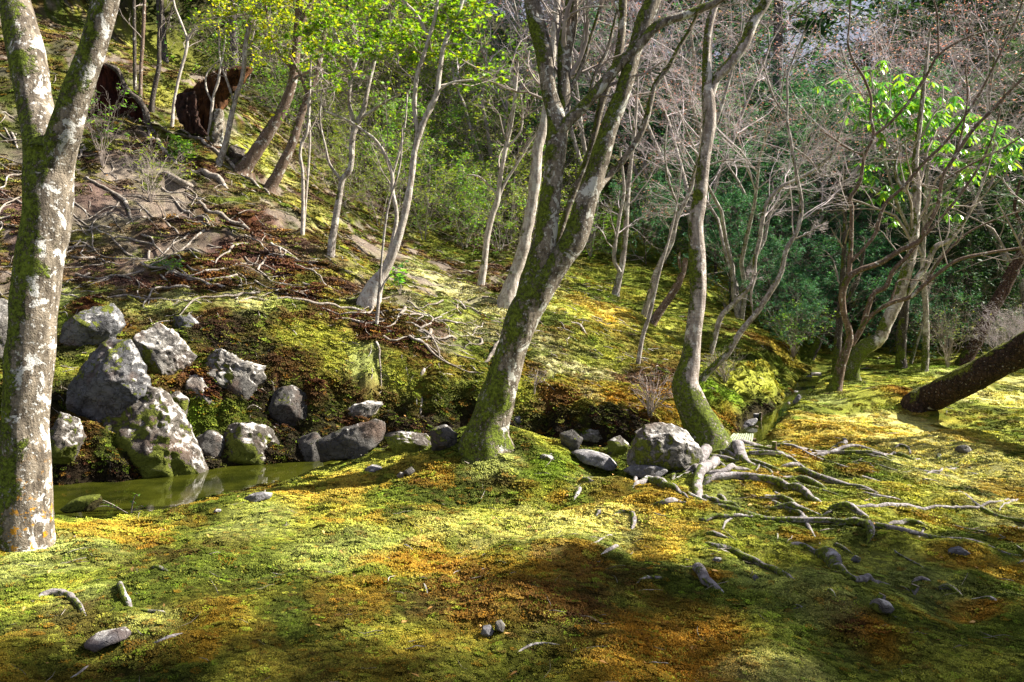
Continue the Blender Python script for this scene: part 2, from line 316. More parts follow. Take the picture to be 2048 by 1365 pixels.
# moss and earth colours as ground patches, some painting in sun and shade
G=(.125,.165,.022); Y=(.34,.36,.06); O=(.29,.145,.014); B=(.085,.028,.016); D=(.045,.06,.010); S=(.24,.20,.175); P_=(.12,.07,.065); K=(.025,.018,.013); L=(.62,.60,.24); GO=(.47,.36,.065); BG=(.20,.32,.025); LG=(.33,.37,.12)  # L also paints sunlit ground; K, D and B also paint shade
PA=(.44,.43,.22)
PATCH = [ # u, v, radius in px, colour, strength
 (1650,850,110,GO,.9),(1750,860,130,L,.6),(1800,870,150,GO,1),(1650,880,90,GO,.9),(1760,845,80,L,.8),(1850,880,120,L,.7),(2000,930,100,L,.9),(1950,950,120,L,.8),(1700,800,60,Y,.8),(2040,1000,70,GO,.8),(1950,1000,90,Y,.8),(1600,850,60,GO,.8),  # pale patches also paint the lawn as sunlit
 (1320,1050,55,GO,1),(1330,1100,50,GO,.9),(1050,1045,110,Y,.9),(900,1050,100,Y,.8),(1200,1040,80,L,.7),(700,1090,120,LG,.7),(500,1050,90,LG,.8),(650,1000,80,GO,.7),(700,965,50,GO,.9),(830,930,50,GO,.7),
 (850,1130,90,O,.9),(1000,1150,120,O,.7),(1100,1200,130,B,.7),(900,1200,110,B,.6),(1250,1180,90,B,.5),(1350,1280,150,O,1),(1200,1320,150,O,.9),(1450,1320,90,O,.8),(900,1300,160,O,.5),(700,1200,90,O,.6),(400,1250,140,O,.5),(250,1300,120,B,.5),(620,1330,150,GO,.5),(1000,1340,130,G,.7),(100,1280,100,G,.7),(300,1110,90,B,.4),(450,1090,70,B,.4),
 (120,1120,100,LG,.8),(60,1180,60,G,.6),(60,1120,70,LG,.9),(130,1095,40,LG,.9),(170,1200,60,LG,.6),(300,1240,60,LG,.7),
 (450,1180,110,D,.6),(250,1200,90,D,.5),(100,1250,90,B,.5),(300,1330,110,D,.5),(500,1150,100,D,.5),(650,1250,110,D,.5),(150,1350,120,D,.6),(900,1330,100,D,.5),(1100,1270,100,D,.5),(1350,1200,90,D,.6),(1150,1130,70,B,.6),(1150,600,70,L,.6),(1230,625,70,L,.6),(1300,648,55,L,.6),(1110,612,45,L,.7),(1060,660,40,Y,.6),(1250,690,60,Y,.7),(1350,690,50,Y,.6),(1560,930,60,Y,.8),(1980,1010,90,L,.7),(1100,1060,120,L,.5),(900,1050,90,L,.5),(1450,1000,60,LG,.7),(1750,980,90,Y,.7),(1850,940,80,L,.6),(1740,1245,62,O,1.2),(1700,1230,50,B,.9),(1780,1275,50,O,1),(1950,1220,50,O,1),(1900,1120,50,O,.7),(1650,1290,90,G,.6),(1550,1330,90,L,.5),(1600,1150,130,LG,.6),(1800,1150,110,LG,.5),(1900,1300,100,Y,.6),  # dark moss patches also paint foreground shade, pale ones sunlit ground
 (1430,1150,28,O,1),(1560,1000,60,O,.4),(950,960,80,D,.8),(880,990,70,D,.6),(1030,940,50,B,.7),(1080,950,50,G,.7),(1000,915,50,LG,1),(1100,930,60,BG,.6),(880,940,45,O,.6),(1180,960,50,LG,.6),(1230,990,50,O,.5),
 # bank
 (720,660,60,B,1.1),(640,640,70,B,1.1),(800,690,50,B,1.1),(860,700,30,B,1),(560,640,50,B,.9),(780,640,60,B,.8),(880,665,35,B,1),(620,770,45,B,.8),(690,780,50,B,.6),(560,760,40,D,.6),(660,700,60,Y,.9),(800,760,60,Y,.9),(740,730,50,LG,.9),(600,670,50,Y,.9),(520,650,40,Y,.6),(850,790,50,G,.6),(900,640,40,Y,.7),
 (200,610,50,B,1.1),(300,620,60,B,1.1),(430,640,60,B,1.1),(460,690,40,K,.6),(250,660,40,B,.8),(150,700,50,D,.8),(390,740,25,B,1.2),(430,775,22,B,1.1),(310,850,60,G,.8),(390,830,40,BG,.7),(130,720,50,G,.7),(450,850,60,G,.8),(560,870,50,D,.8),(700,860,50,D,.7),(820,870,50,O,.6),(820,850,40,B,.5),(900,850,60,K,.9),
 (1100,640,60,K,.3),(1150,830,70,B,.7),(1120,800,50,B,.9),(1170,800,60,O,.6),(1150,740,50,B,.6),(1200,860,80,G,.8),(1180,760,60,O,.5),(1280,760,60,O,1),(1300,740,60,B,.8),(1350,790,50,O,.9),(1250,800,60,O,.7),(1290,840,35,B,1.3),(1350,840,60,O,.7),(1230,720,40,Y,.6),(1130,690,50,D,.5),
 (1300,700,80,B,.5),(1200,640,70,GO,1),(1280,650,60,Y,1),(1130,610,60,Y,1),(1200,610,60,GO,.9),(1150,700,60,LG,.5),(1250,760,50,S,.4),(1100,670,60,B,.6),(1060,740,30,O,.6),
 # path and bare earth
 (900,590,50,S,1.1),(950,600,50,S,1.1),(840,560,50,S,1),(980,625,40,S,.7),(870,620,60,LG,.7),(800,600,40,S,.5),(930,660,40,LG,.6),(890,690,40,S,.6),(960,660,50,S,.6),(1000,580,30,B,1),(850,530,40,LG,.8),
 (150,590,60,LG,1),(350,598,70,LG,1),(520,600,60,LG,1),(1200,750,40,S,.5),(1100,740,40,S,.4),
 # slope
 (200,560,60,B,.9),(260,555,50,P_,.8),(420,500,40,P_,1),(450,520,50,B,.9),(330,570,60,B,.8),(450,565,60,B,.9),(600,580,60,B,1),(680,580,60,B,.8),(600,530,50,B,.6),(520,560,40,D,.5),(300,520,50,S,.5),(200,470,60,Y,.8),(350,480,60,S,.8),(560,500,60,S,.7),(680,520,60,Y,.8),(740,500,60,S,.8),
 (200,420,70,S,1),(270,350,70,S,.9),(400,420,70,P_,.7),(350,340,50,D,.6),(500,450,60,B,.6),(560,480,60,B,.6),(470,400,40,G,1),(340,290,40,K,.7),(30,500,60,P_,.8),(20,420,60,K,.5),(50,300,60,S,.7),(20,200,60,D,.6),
 (350,60,110,D,.7),(120,180,90,D,.8),(500,140,80,D,.6),(620,200,80,D,.6),(245,735,30,K,.9),(130,800,40,K,.9),(335,790,30,K,.9),(415,765,30,B,1),(372,670,30,K,.9),(470,760,40,K,1),(535,800,45,K,1),(440,690,35,K,.9),(228,700,25,K,.8),(520,700,45,K,.8),(650,840,50,K,.9),(590,720,40,B,.8),(560,850,40,K,.8),(780,830,45,K,.9),(870,850,50,K,1),(930,840,50,K,1),(1060,850,50,K,.8),(1120,870,45,K,.9),(1230,870,35,K,1),(500,640,45,K,.8),(420,650,45,K,.8),(330,640,40,K,.6),(140,690,50,K,.8),(700,850,40,B,.8),(1480,830,40,D,.6),(900,800,40,D,.8),(680,800,40,D,.7),(740,780,35,B,.7),(150,520,90,P_,.8),(250,450,80,S,.7),(330,460,70,B,.6),(420,460,70,K,.4),(520,500,70,P_,.7),(600,540,70,B,.8),(120,330,80,K,.5),(60,400,80,P_,.8),(220,400,60,P_,.8),(330,400,60,S,.8),(450,380,50,P_,.7),(560,430,60,S,.5),(650,510,50,P_,.7),(480,430,50,B,.7),(280,300,50,P_,.5),(400,330,40,B,.7),(20,260,80,D,.9),(-60,400,120,P_,.8),(230,250,50,K,.6),(300,170,50,D,.5),(400,90,60,D,.6),(480,200,40,D,.6),(300,560,50,P_,.7),(180,440,60,K,.5),(480,500,50,B,.8),(380,540,60,B,.8),(620,250,60,D,.7),(560,320,40,S,.5),(700,420,60,D,.7),(1150,450,80,D,.7),(1050,430,80,D,.8),(620,560,30,BG,.3),(640,430,60,Y,.6),(500,290,40,Y,.9),(520,320,40,Y,.7),(560,350,40,L,.7),(450,260,40,S,.6),(350,120,60,Y,1),(300,90,60,Y,.9),(350,200,50,Y,.7),(370,150,30,S,.9),(160,60,70,D,.9),(80,100,60,D,.7),  # near-black patches paint shade in bank hollows, dark green ones upper-slope leaf shade
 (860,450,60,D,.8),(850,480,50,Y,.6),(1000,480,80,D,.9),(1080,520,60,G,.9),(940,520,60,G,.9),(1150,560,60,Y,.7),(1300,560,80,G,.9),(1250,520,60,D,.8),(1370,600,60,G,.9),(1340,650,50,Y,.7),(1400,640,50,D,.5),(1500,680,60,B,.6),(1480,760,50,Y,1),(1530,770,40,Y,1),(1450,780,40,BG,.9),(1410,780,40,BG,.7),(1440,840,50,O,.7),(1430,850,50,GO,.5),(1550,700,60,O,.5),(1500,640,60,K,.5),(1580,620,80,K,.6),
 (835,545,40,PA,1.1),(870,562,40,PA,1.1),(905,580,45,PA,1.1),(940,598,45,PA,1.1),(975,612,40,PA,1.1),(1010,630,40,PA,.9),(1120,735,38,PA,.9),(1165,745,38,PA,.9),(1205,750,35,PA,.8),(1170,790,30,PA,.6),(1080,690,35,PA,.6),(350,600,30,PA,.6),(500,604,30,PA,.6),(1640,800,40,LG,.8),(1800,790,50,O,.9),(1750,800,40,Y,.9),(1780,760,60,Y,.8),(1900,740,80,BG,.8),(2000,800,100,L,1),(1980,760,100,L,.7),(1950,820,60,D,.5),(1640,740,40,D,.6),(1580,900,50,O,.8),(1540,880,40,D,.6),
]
_pw = []
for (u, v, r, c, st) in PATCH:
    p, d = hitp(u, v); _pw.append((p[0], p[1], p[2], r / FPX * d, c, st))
def colour_at(x, y, z):
    p = np.stack([x, y, z], -1)
    a = fbm(p * 1.3, 4, 2)[:, None]; b = fbm(p * 3.5, 4, 6)[:, None]; c_ = fbm(p * 2.2, 3, 40)[:, None]
    col = np.array(G) + (np.array(Y) - np.array(G)) * ss(-.2, .65, a + .5 * b)
    col = col + (np.array(O) - col) * ss(.18, .6, c_ + .4 * b) * (.25 + .35 * ss(9, 6, y))[:, None]
    col = col + (np.array(D) - col) * ss(.15, .6, -b) * .55
    hm = ss(1.35, 1.9, z) * ss(1.2, -.8, x - .15 * (y - 12))
    st = fbm(np.stack([(x * .5 + y * .85) * 2.6, (x * .85 - y * .5) * .7, z * 1.5], -1), 4, 70); s2 = fbm(np.stack([(x * .5 + y * .85) * 6, (x * .85 - y * .5) * 1.6, z * 3], -1), 3, 71)
    for c_x, w in ((D, ss(.05, -.35, st) * .85), (P_, ss(-.02, .25, st + .3 * s2) * .85), (S, ss(.22, .5, s2 + .3 * st) * .75), (B, ss(-.2, -.5, s2) * .6)):
        col = col + (np.array(c_x) - col) * (w * hm)[:, None]
    d0_, s0_, h0_, _z = path_info(x, y); wb = (ss(2.1, 1.4, d0_) * (s0_ > 0) * ss(.2, -1.9, x) * .75)[:, None]
    col = col + (np.array(D) * (1 - ss(-.2, .3, c_)) + np.array(B) * ss(-.2, .3, c_) - col) * wb
    wx = .5 * fbm(p * 1.6, 3, 50); wy = .5 * fbm(p * 1.6, 3, 51); e = .35 * fbm(p * 5, 3, 52)
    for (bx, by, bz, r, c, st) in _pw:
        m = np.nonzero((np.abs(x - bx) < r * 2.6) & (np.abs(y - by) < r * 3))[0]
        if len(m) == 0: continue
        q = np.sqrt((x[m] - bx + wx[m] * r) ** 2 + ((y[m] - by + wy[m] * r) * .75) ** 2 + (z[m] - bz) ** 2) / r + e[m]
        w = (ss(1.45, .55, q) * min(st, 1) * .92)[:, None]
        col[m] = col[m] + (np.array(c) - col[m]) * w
    dist, sg, hw, zb = path_info(x, y)
    ext = np.where(sg > 0, (.45 + .25 * fbm(p * 1.8, 3, 60)) * (1 - .6 * ss(1.9, 2.5, x)), .16); w = (ss(hw + ext, hw + ext * .45, dist) * .95 * ss(16, 12, y))[:, None]; col = col + (np.array(K) - col) * w  # wet bank edge painted near black, with the undercut's shade in it
    far = ss(24, 32, y)[:, None]; col = col + (np.array((.05, .055, .025)) - col) * far * .8
    return np.clip(col * (1 + .25 * b), .004, 1)

NR, NC = 560, 760
rr = np.concatenate([np.linspace(.3, 3.6, 30), np.geomspace(3.7, 160, NR - 30)])
aa = np.concatenate([np.linspace(-100, -42, 60, endpoint=False), np.linspace(-42, 42, NC - 120), np.linspace(42.5, 100, 60)])
RR, AA = np.meshgrid(rr, np.radians(aa), indexing='ij')
X = np.sin(AA) * RR; Yy = np.cos(AA) * RR - .9
Z = H(X.ravel(), Yy.ravel()).reshape(X.shape)
V = np.stack([X, Yy, Z], -1).reshape(-1, 3)
ii = np.arange(NR * NC).reshape(NR, NC)
F = np.stack([ii[:-1, :-1], ii[:-1, 1:], ii[1:, 1:], ii[1:, :-1]], -1).reshape(-1, 4)[:, ::-1]
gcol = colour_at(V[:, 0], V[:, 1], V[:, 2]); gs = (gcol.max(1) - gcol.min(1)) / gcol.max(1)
gcol = gcol * (1 - .5 * (ss(.35, .6, gs) * ss(9.5, 7.0, V[:, 1]) * ss(2.0, 3.0, V[:, 1])))[:, None]      # soil darkened under the sprigs, their shade put into the colour
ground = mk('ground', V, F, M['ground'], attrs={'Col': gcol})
tag(ground, kind='structure')
# water sheets
xs = np.linspace(-14, .4, 60); ys = np.linspace(5.0, 10.2, 24); XX, YY = np.meshgrid(xs, ys, indexing='ij')
wv = np.stack([XX, YY, np.full_like(XX, -.20)], -1).reshape(-1, 3); wi = np.arange(60 * 24).reshape(60, 24)
pond = mk('pond_water', wv, np.stack([wi[:-1, :-1], wi[1:, :-1], wi[1:, 1:], wi[:-1, 1:]], -1).reshape(-1, 4), M['water']); tag(pond, kind='structure')
sv = []
for a, b in zip(PATH[8:-4], PATH[9:-3]):
    for t in np.linspace(0, 1, 6, endpoint=False):
        q = a + (b - a) * t; n_ = np.array([-(b - a)[1], (b - a)[0]]); n_ /= np.linalg.norm(n_)
        zz = q[3] + .07
        sv += [(q[0] - n_[0] * (q[2] + .06), q[1] - n_[1] * (q[2] + .06), zz), (q[0] + n_[0] * (q[2] + .06), q[1] + n_[1] * (q[2] + .06), zz)]
sv = np.array(sv); si = np.arange(len(sv)).reshape(-1, 2)
tag(mk('stream_water', sv, np.stack([si[:-1, 0], si[:-1, 1], si[1:, 1], si[1:, 0]], -1), M['water']), kind='structure')

# ------------------------------------------------------------------ tubes, limbs, branching
def tubes(P, R, sides):
    P = np.asarray(P, float); R = np.asarray(R, float); N, K, _ = P.shape
    T = np.empty_like(P); T[:, 1:-1] = P[:, 2:] - P[:, :-2]; T[:, 0] = P[:, 1] - P[:, 0]; T[:, -1] = P[:, -1] - P[:, -2]; T = nrm(T)
    mt = nrm(P[:, -1] - P[:, 0]); ref = np.where(np.abs(mt[:, 2:3]) < .75, np.array([[0, 0, 1.0]]), np.array([[0, 1.0, 0]]))[:, None]
    A = nrm(np.cross(T, np.broadcast_to(ref, T.shape))); Bn = np.cross(T, A)
    th = np.arange(sides) / sides * 2 * np.pi
    V = P[:, :, None] + R[:, :, None, None] * (A[:, :, None] * np.cos(th)[:, None] + Bn[:, :, None] * np.sin(th)[:, None])
    idx = np.arange(N * K * sides).reshape(N, K, sides); nx = np.roll(idx, -1, 2)
    F = np.stack([idx[:, :-1], nx[:, :-1], nx[:, 1:], idx[:, 1:]], -1).reshape(-1, 4)[:, ::-1]
    return V.reshape(-1, 3), F
def spline(P, n):
    P = np.asarray(P, float); L = np.r_[0, np.cumsum(np.linalg.norm(np.diff(P[:, :3], axis=0), axis=1) + 1e-6)]
    q = np.vstack([2 * P[0] - P[1], P, 2 * P[-1] - P[-2]]); out = []
    for s_ in np.linspace(0, L[-1], n):
        i = min(np.searchsorted(L, s_, 'right') - 1, len(P) - 2); t = (s_ - L[i]) / (L[i+1] - L[i])
        a, b, c, d = q[i], q[i+1], q[i+2], q[i+3]
        out.append(.5 * (2*b + (c-a)*t + (2*a-5*b+4*c-d)*t*t + (3*b-a-3*c+d)*t**3))
    return np.array(out)
def limb3(pts, d0):                 # photo points (u, v, width[, depth offset]) -> x, y, z, r
    dd = np.full(len(pts), np.nan)
    for i, p in enumerate(pts):
        if len(p) > 3: dd[i] = p[3]
    if np.isnan(dd[0]): dd[0] = 0
    ok = np.nonzero(~np.isnan(dd))[0]; dd = np.interp(np.arange(len(pts)), ok, dd[ok])
    return np.array([np.r_[px(p[0], p[1], d0 + e), p[2] * .455 / FPX * (d0 + e)] for p, e in zip(pts, dd)])
def tube_mesh(Q, sides=20, step=.07, amp=.06, fr=5.0, flare=0.0, fh=.3, lobes=5, seed=0):
    L = np.linalg.norm(np.diff(Q[:, :3], axis=0), axis=1).sum(); n = int(np.clip(L / step, 6, 110)); C = spline(Q, n); C[:, 3] = np.maximum(C[:, 3], .0015)
    V, F = tubes(C[None, :, :3], C[None, :, 3], sides)
    cen = np.repeat(C[:, :3], sides, 0); rad = V - cen
    k = 1 + amp * 1.4 * fbm(V * fr, 3, seed) + amp * .8 * fbm(V * np.array([fr * 4, fr * 4, fr]), 2, seed + 3)
    if flare > 0:
        hgt = np.repeat(np.r_[0, np.cumsum(np.linalg.norm(np.diff(C[:, :3], axis=0), axis=1))], sides)
        th = np.tile(np.arange(sides) / sides * 2 * np.pi, n)
        k = k + flare * np.exp(-(hgt / fh) ** 1.3) * (.8 + .55 * np.cos(lobes * th + seed) + .3 * np.cos((lobes - 2) * th + seed * 2))
    V = cen + rad * k[:, None]
    cap = np.array([C[-1, :3] + nrm(C[-1, :3] - C[-2, :3]) * C[-1, 3] * .3]); ci = len(V); li = ci - sides + np.arange(sides)
    Tr = np.stack([li, np.roll(li, -1), np.full(sides, ci)], -1)
    return np.vstack([V, cap]), [F, Tr]
def grow(P, R, n, lr, t0=.25, ang=(.5, 1.1), wig=.22, K=5, up=.0, flat=1.0, rmul=.6, rmin=.0012, lmin=.05, t1=1.0):
    N, K0, _ = P.shape; L = np.linalg.norm(np.diff(P, axis=1), axis=-1).sum(1)
    par = np.repeat(np.arange(N), n); t = rng.uniform(t0, t1, len(par)); f = t * (K0 - 1.001); i = f.astype(int); fr = (f - i)[:, None]
    o = P[par, i] * (1 - fr) + P[par, i + 1] * fr; tn = nrm(P[par, i + 1] - P[par, i]); r0 = (R[par, i] * (1 - fr[:, 0]) + R[par, i+1] * fr[:, 0]) * rmul * rng.uniform(.7, 1, len(par))
    q = rng.normal(size=(len(par), 3)); q = nrm(q - (q * tn).sum(1, keepdims=True) * tn)
    a = rng.uniform(ang[0], ang[1], len(par))[:, None]; d = tn * np.cos(a) + q * np.sin(a); d[:, 2] = d[:, 2] * flat + up; d = nrm(d)
    ln = np.maximum(L[par] * lr * (1.15 - .6 * t) * rng.uniform(.6, 1.3, len(par)), lmin)
    out = np.zeros((len(par), K, 3)); out[:, 0] = o
    for k in range(1, K):
        d = d + wig * rng.normal(size=d.shape); d[:, 2] += up * .3; d = nrm(d); out[:, k] = out[:, k-1] + d * (ln / (K - 1))[:, None]
    r = np.maximum(r0[:, None] * np.linspace(1, .35, K)[None], rmin)
    return out, r
def resamp(Q, K=8):
    C = spline(Q, K); return C[:, :3], np.maximum(C[:, 3], .001)
class Bag:
    def __init__(s): s.V = []; s.F = []; s.n = 0; s.rnd = []
    def add(s, V, F, rnd=None):
        F = [F] if isinstance(F, np.ndarray) else F
        s.V.append(V); s.F += [f + s.n for f in F]; s.n += len(V); s.rnd.append(np.zeros(len(V)) if rnd is None else rnd)
    def faces(s):
        return [np.vstack([f for f in s.F if f.shape[1] == k]) for k in sorted({f.shape[1] for f in s.F})]
    def build(s, name, mat, parent=None, base=None, smooth=True, link=True):
        return mk(name, np.vstack(s.V), s.faces(), mat, parent, base, smooth, {'rnd': np.concatenate(s.rnd)}, link)
def mrot(n):                        # n random rotation matrices, z of the leaf mostly upward
    return None
def leaves(O, tmpl, tf, size, droop=0.0, level=.6, sz=(.7, 1.3), bydir=None):
    """O: origins; tmpl: leaf outline with its stalk at the origin, running along +x"""
    n = len(O); yaw = rng.uniform(0, 2*np.pi, n)
    x = np.stack([np.cos(yaw), np.sin(yaw), rng.normal(0, .35, n) - droop], -1)
    if bydir is not None: x = bydir
    x = nrm(x); zz = nrm(np.array([[0, 0, 1.0]]) * level + rng.normal(size=(n, 3)) * (1 - level) * .9)
    y = nrm(np.cross(zz, x)); z = np.cross(x, y); s_ = (size * rng.uniform(*sz, n))[:, None, None]
    V = O[:, None] + s_ * (tmpl[None, :, :1] * x[:, None] + tmpl[None, :, 1:2] * y[:, None] + tmpl[None, :, 2:] * z[:, None])
    m = len(tmpl); F = (np.arange(n)[:, None, None] * m + tf[None]).reshape(-1, tf.shape[1])
    return V.reshape(-1, 3), F, np.repeat(rng.random(n), m)
LF_OVAL = (np.array([(0,0,0),(.35,.22,.05),(1,0,-.12),(.35,-.22,.05)]), np.array([(0,3,2,1)]))
LF_LONG = (np.array([(0,0,0),(.35,.13,.03),(.8,.10,-.06),(1,0,-.14),(.8,-.10,-.06),(.35,-.13,.03)]), np.array([(0,5,4,1),(1,4,3,2)]))
_a = np.radians([-150,-95,-62,-40,-15,0,15,40,62,95,150]); _r = [.22,.55,.30,.85,.38,1.0,.38,.85,.30,.55,.22]
_mv = [(.0, 0, 0)] + [(.35 + _r[i] * .65 * math.cos(_a[i]), _r[i] * .62 * math.sin(_a[i]), -.10 * _r[i]) for i in range(11)]
LF_MAPLE = (np.array(_mv) + np.array([(0, 0, 0)]), np.array([(0, i, i + 1) for i in range(1, 11)]))

TREES = {}
def tree(name, label, cat, base, limbs, mat, group=None, flare=.5, fh=.28, sides=22, amp=.06, twigs=None, leaf=None, twigmat='twig_grey', depth=None, sink=.25, d0=None, tmin_z=None, twigfrom=None, seed=None, nlow=0, lobes=5, tw0=.2):
    """limbs[0] is the trunk; the others are branches; twigs=(n1,n2,n3,len)"""
    seed = len(TREES) * 7 + 1 if seed is None else seed
    d = hit(*base[:2]) if d0 is None else d0
    T = limb3(limbs[0], d); down = T[0].copy(); down[2] -= sink; down[3] *= 1.12
    e = thing(name, label, cat, T[0, :3], group); B0 = T[0, :3]
    V, F = tube_mesh(np.vstack([down, T]), sides, amp=amp, flare=flare, fh=fh, seed=seed, lobes=lobes)
    mk('trunk', V, F, M[mat], e, B0)
    allq = [T]
    for k, l in enumerate(limbs[1:]):
        q = limb3(l, d); allq.append(q); V, F = tube_mesh(q, max(8, sides - 6 if q[0, 3] > .06 else 9), amp=amp * .8, seed=seed + k + 1)
        mk('branch', V, F, M[mat], e, B0)
    if twigs:
        n1, n2_, n3, lr = twigs; use = allq if twigfrom is None else [allq[i] for i in twigfrom]
        P0, R0 = zip(*[resamp(q[(len(q) // 3 if qi == 0 and nlow == 0 else 0):], 10) for qi, q in enumerate(use)]); P0 = np.array(P0); R0 = np.array(R0)
        P1, R1 = grow(P0, R0, n1, lr, tw0, (.5, 1.1), .2, 7, .12, 1, .38, .002)
        bag = Bag(); V, F = tubes(P1, R1, 5); bag.add(V, F)
        P2, R2 = grow(P1, R1, n2_, .55, .25, (.4, 1.0), .22, 5, .06, .8, .6, .0016); V, F = tubes(P2, R2, 4); bag.add(V, F)
        tips = P2
        if n3:
            P3, R3 = grow(P2, R2, n3, .55, .25, (.4, 1.0), .22, 4, .03, .7, .6, .0013); V, F = tubes(P3, R3, 3); bag.add(V, F); tips = P3
        o = bag.build('twigs', M[twigmat], e, B0); o['kind'] = 'stuff'
        if leaf:
            lm, shp, size, per, keep = leaf
            Q = tips[rng.random(len(tips)) < keep]
            k = rng.uniform(.3, 1, (len(Q), per)) * (Q.shape[1] - 1.001); i = k.astype(int); f = (k - i)[..., None]; a = np.arange(len(Q))[:, None]
            O_ = (Q[a, i] * (1 - f) + Q[a, i + 1] * f).reshape(-1, 3)
            if tmin_z is not None: O_ = O_[O_[:, 2] > tmin_z]
            if len(O_):
                b2 = Bag(); b2.add(*leaves(O_, shp[0], shp[1], size)); o = b2.build('leaves', M[lm], e, B0); o['kind'] = 'stuff'
    TREES[label] = (e, d); return e, d


def C(ox, oy, sc, pts):             # measured on an enlarged crop
    return [(ox + p[0] / sc, oy + p[1] / sc, *([p[2] / sc * 1.12] if len(p) > 2 else []), *p[3:]) for p in pts]

# ------------------------------------------------------------------ the big trees in front
tree('forked_tree', 'stout pale lichened tree forking into two limbs at the left end of the pond', 'tree', (50,1085),
  [[(50,1085,116.2),(52,950,100.3),(50,850,95),(58,736,96.8),(62,688,98.6),(70,593,96.8),(83,498,96.8),(94,430,98.6),(97,345,98.6),(100,300,96.8)],
   [(96,350,91.5,0),(86,290,81),(78,245,75.7),(68,200,73.9),(52,103,73.9),(28,0,63.4),(-10,-120,58.1),(-60,-300,44),(-140,-520,26.4,.4)],
   [(100,360,84.5,0),(118,300,73.9),(130,265,66.9),(148,200,61.6),(184,103,55.4),(212,0,54.6),(240,-120,49.3),(290,-350,35.2),(320,-560,21.1,-.3)]],
  'bark_left', flare=.34, fh=.16, sides=64, amp=.035, tw0=.62, twigs=(5,6,5,.35), twigfrom=[1,2], seed=3, sink=.35)
tree('leaning_forked_tree', 'large mossy tree leaning right from a mound beside the pond and splitting into several limbs', 'tree', (972,885),
  [[(972,892,112),(978,850,84),(1003,773,74),(1023,700,68),(1050,626,72),(1078,580,66),(1112,530,58),(1150,476,55),(1172,403,48),(1196,330,45),(1218,256,39),(1246,183,36),(1267,110,32),(1290,37,37),(1306,0,34),(1340,-120,32),(1380,-350,24),(1400,-560,12)],
   [(1046,650,52,.02),(1056,600,56,.0),(1068,550,52),(1090,476,50),(1100,403,46),(1108,330,44),(1114,262,46),(1110,225,38),(1098,183,34),(1089,110,38),(1075,55,38),(1063,0,33),(1050,-100,30),(1010,-350,16)],
   [(1116,285,38,.02),(1125,240,34,.05),(1128,183,29),(1129,110,32),(1138,55,36),(1144,0,28),(1150,-100,24),(1190,-330,12)],
   [(1112,270,28,-.04),(1137,243,27),(1181,198,25),(1236,132,24),(1272,97,24),(1302,62,22),(1328,44,20),(1364,33,18),(1400,18,17),(1440,0,16),(1500,-50,14),(1600,-200,9)],
   [(1100,540,15,.25),(1117,476,15,.25),(1141,403,15,.25),(1177,311,15,.25),(1192,256,15),(1205,201,17),(1232,128,18),(1243,73,18),(1246,0,18),(1250,-130,15),(1270,-350,8)],
   [(1185,400,18,.05),(1202,370,17,.08),(1218,352,15,.15),(1255,310,14),(1285,260,14),(1300,210,13),(1310,170,12),(1340,130,11),(1355,100,10),(1385,50,8),(1405,0,7),(1450,-120,4)],
   [(1180,190,9,.1),(1190,150,9),(1215,100,8),(1225,60,7),(1235,20,6)],
   [(1130,200,10,.05),(1165,130,10),(1180,80,8),(1196,30,8),(1210,-20,7),(1230,-120,4)]],
  'bark_mid', flare=.42, fh=.25, sides=56, amp=.045, twigs=(4,6,4,.3), twigfrom=[1,2,3,4,5,6,7], seed=4, sink=.35)
RT_, RTd = tree('curved_trunk_tree', 'pale tree with a curved mossy foot and bare spreading roots beside the bamboo cover', 'tree', (1415,905),
  [[(1420,912,118),(1410,863,82),(1391,829,72),(1378,794,64),(1371,767,58),(1380,725,44),(1388,657,35),(1396,588,34),(1394,519,36),(1391,450,32),(1397,413,31),(1405,344,27),(1413,293,26),(1419,241,29),(1416,189,28),(1414,160,22),(1413,103,17),(1418,52,17),(1428,17,16),(1450,-60,14),(1480,-250,8)],
   [(1418,195,24,0),(1430,160,22),(1451,138,24),(1486,93,24),(1506,45,24),(1530,7,22),(1560,-60,20),(1620,-200,14),(1700,-400,6)]],
  'bark_right', flare=.35, fh=.16, sides=44, amp=.04, lobes=5, twigs=(4,6,4,.3), twigfrom=[1], seed=6)
# bare roots of that tree, each following the ground
def ground_tube(pts, sides=9, step=.05, lift=.55, amp=.12, seed=0, rmax=None):
    Q = []
    for p in pts:
        w, d = hitp(p[0], p[1]); Q.append(np.r_[w[:2], d, p[2] * .5 / FPX * d])
    Q = np.array(Q); n = int(np.clip(np.linalg.norm(np.diff(Q[:, :2], axis=0), axis=1).sum() / step, 5, 60)); Cq = spline(np.c_[Q[:, :2], Q[:, 2], Q[:, 3]], n)
    r = np.maximum(Cq[:, 3], .0015); sw = np.sin(np.linspace(0, math.pi, n)) ** .45
    r = r * (1.4 if lift > .5 else 1.2); z = H(Cq[:, 0], Cq[:, 1]) + r * ((lift + .6) * sw - 1.2 * (1 - sw)) + .25 * r * vnoise(np.c_[Cq[:, :2] * 6, np.zeros(n)])
    Qg = np.c_[Cq[:, :2], z, r * (.55 + .45 * sw)]
    return Qg, tube_mesh(Qg, sides, step=step, amp=amp, seed=seed)
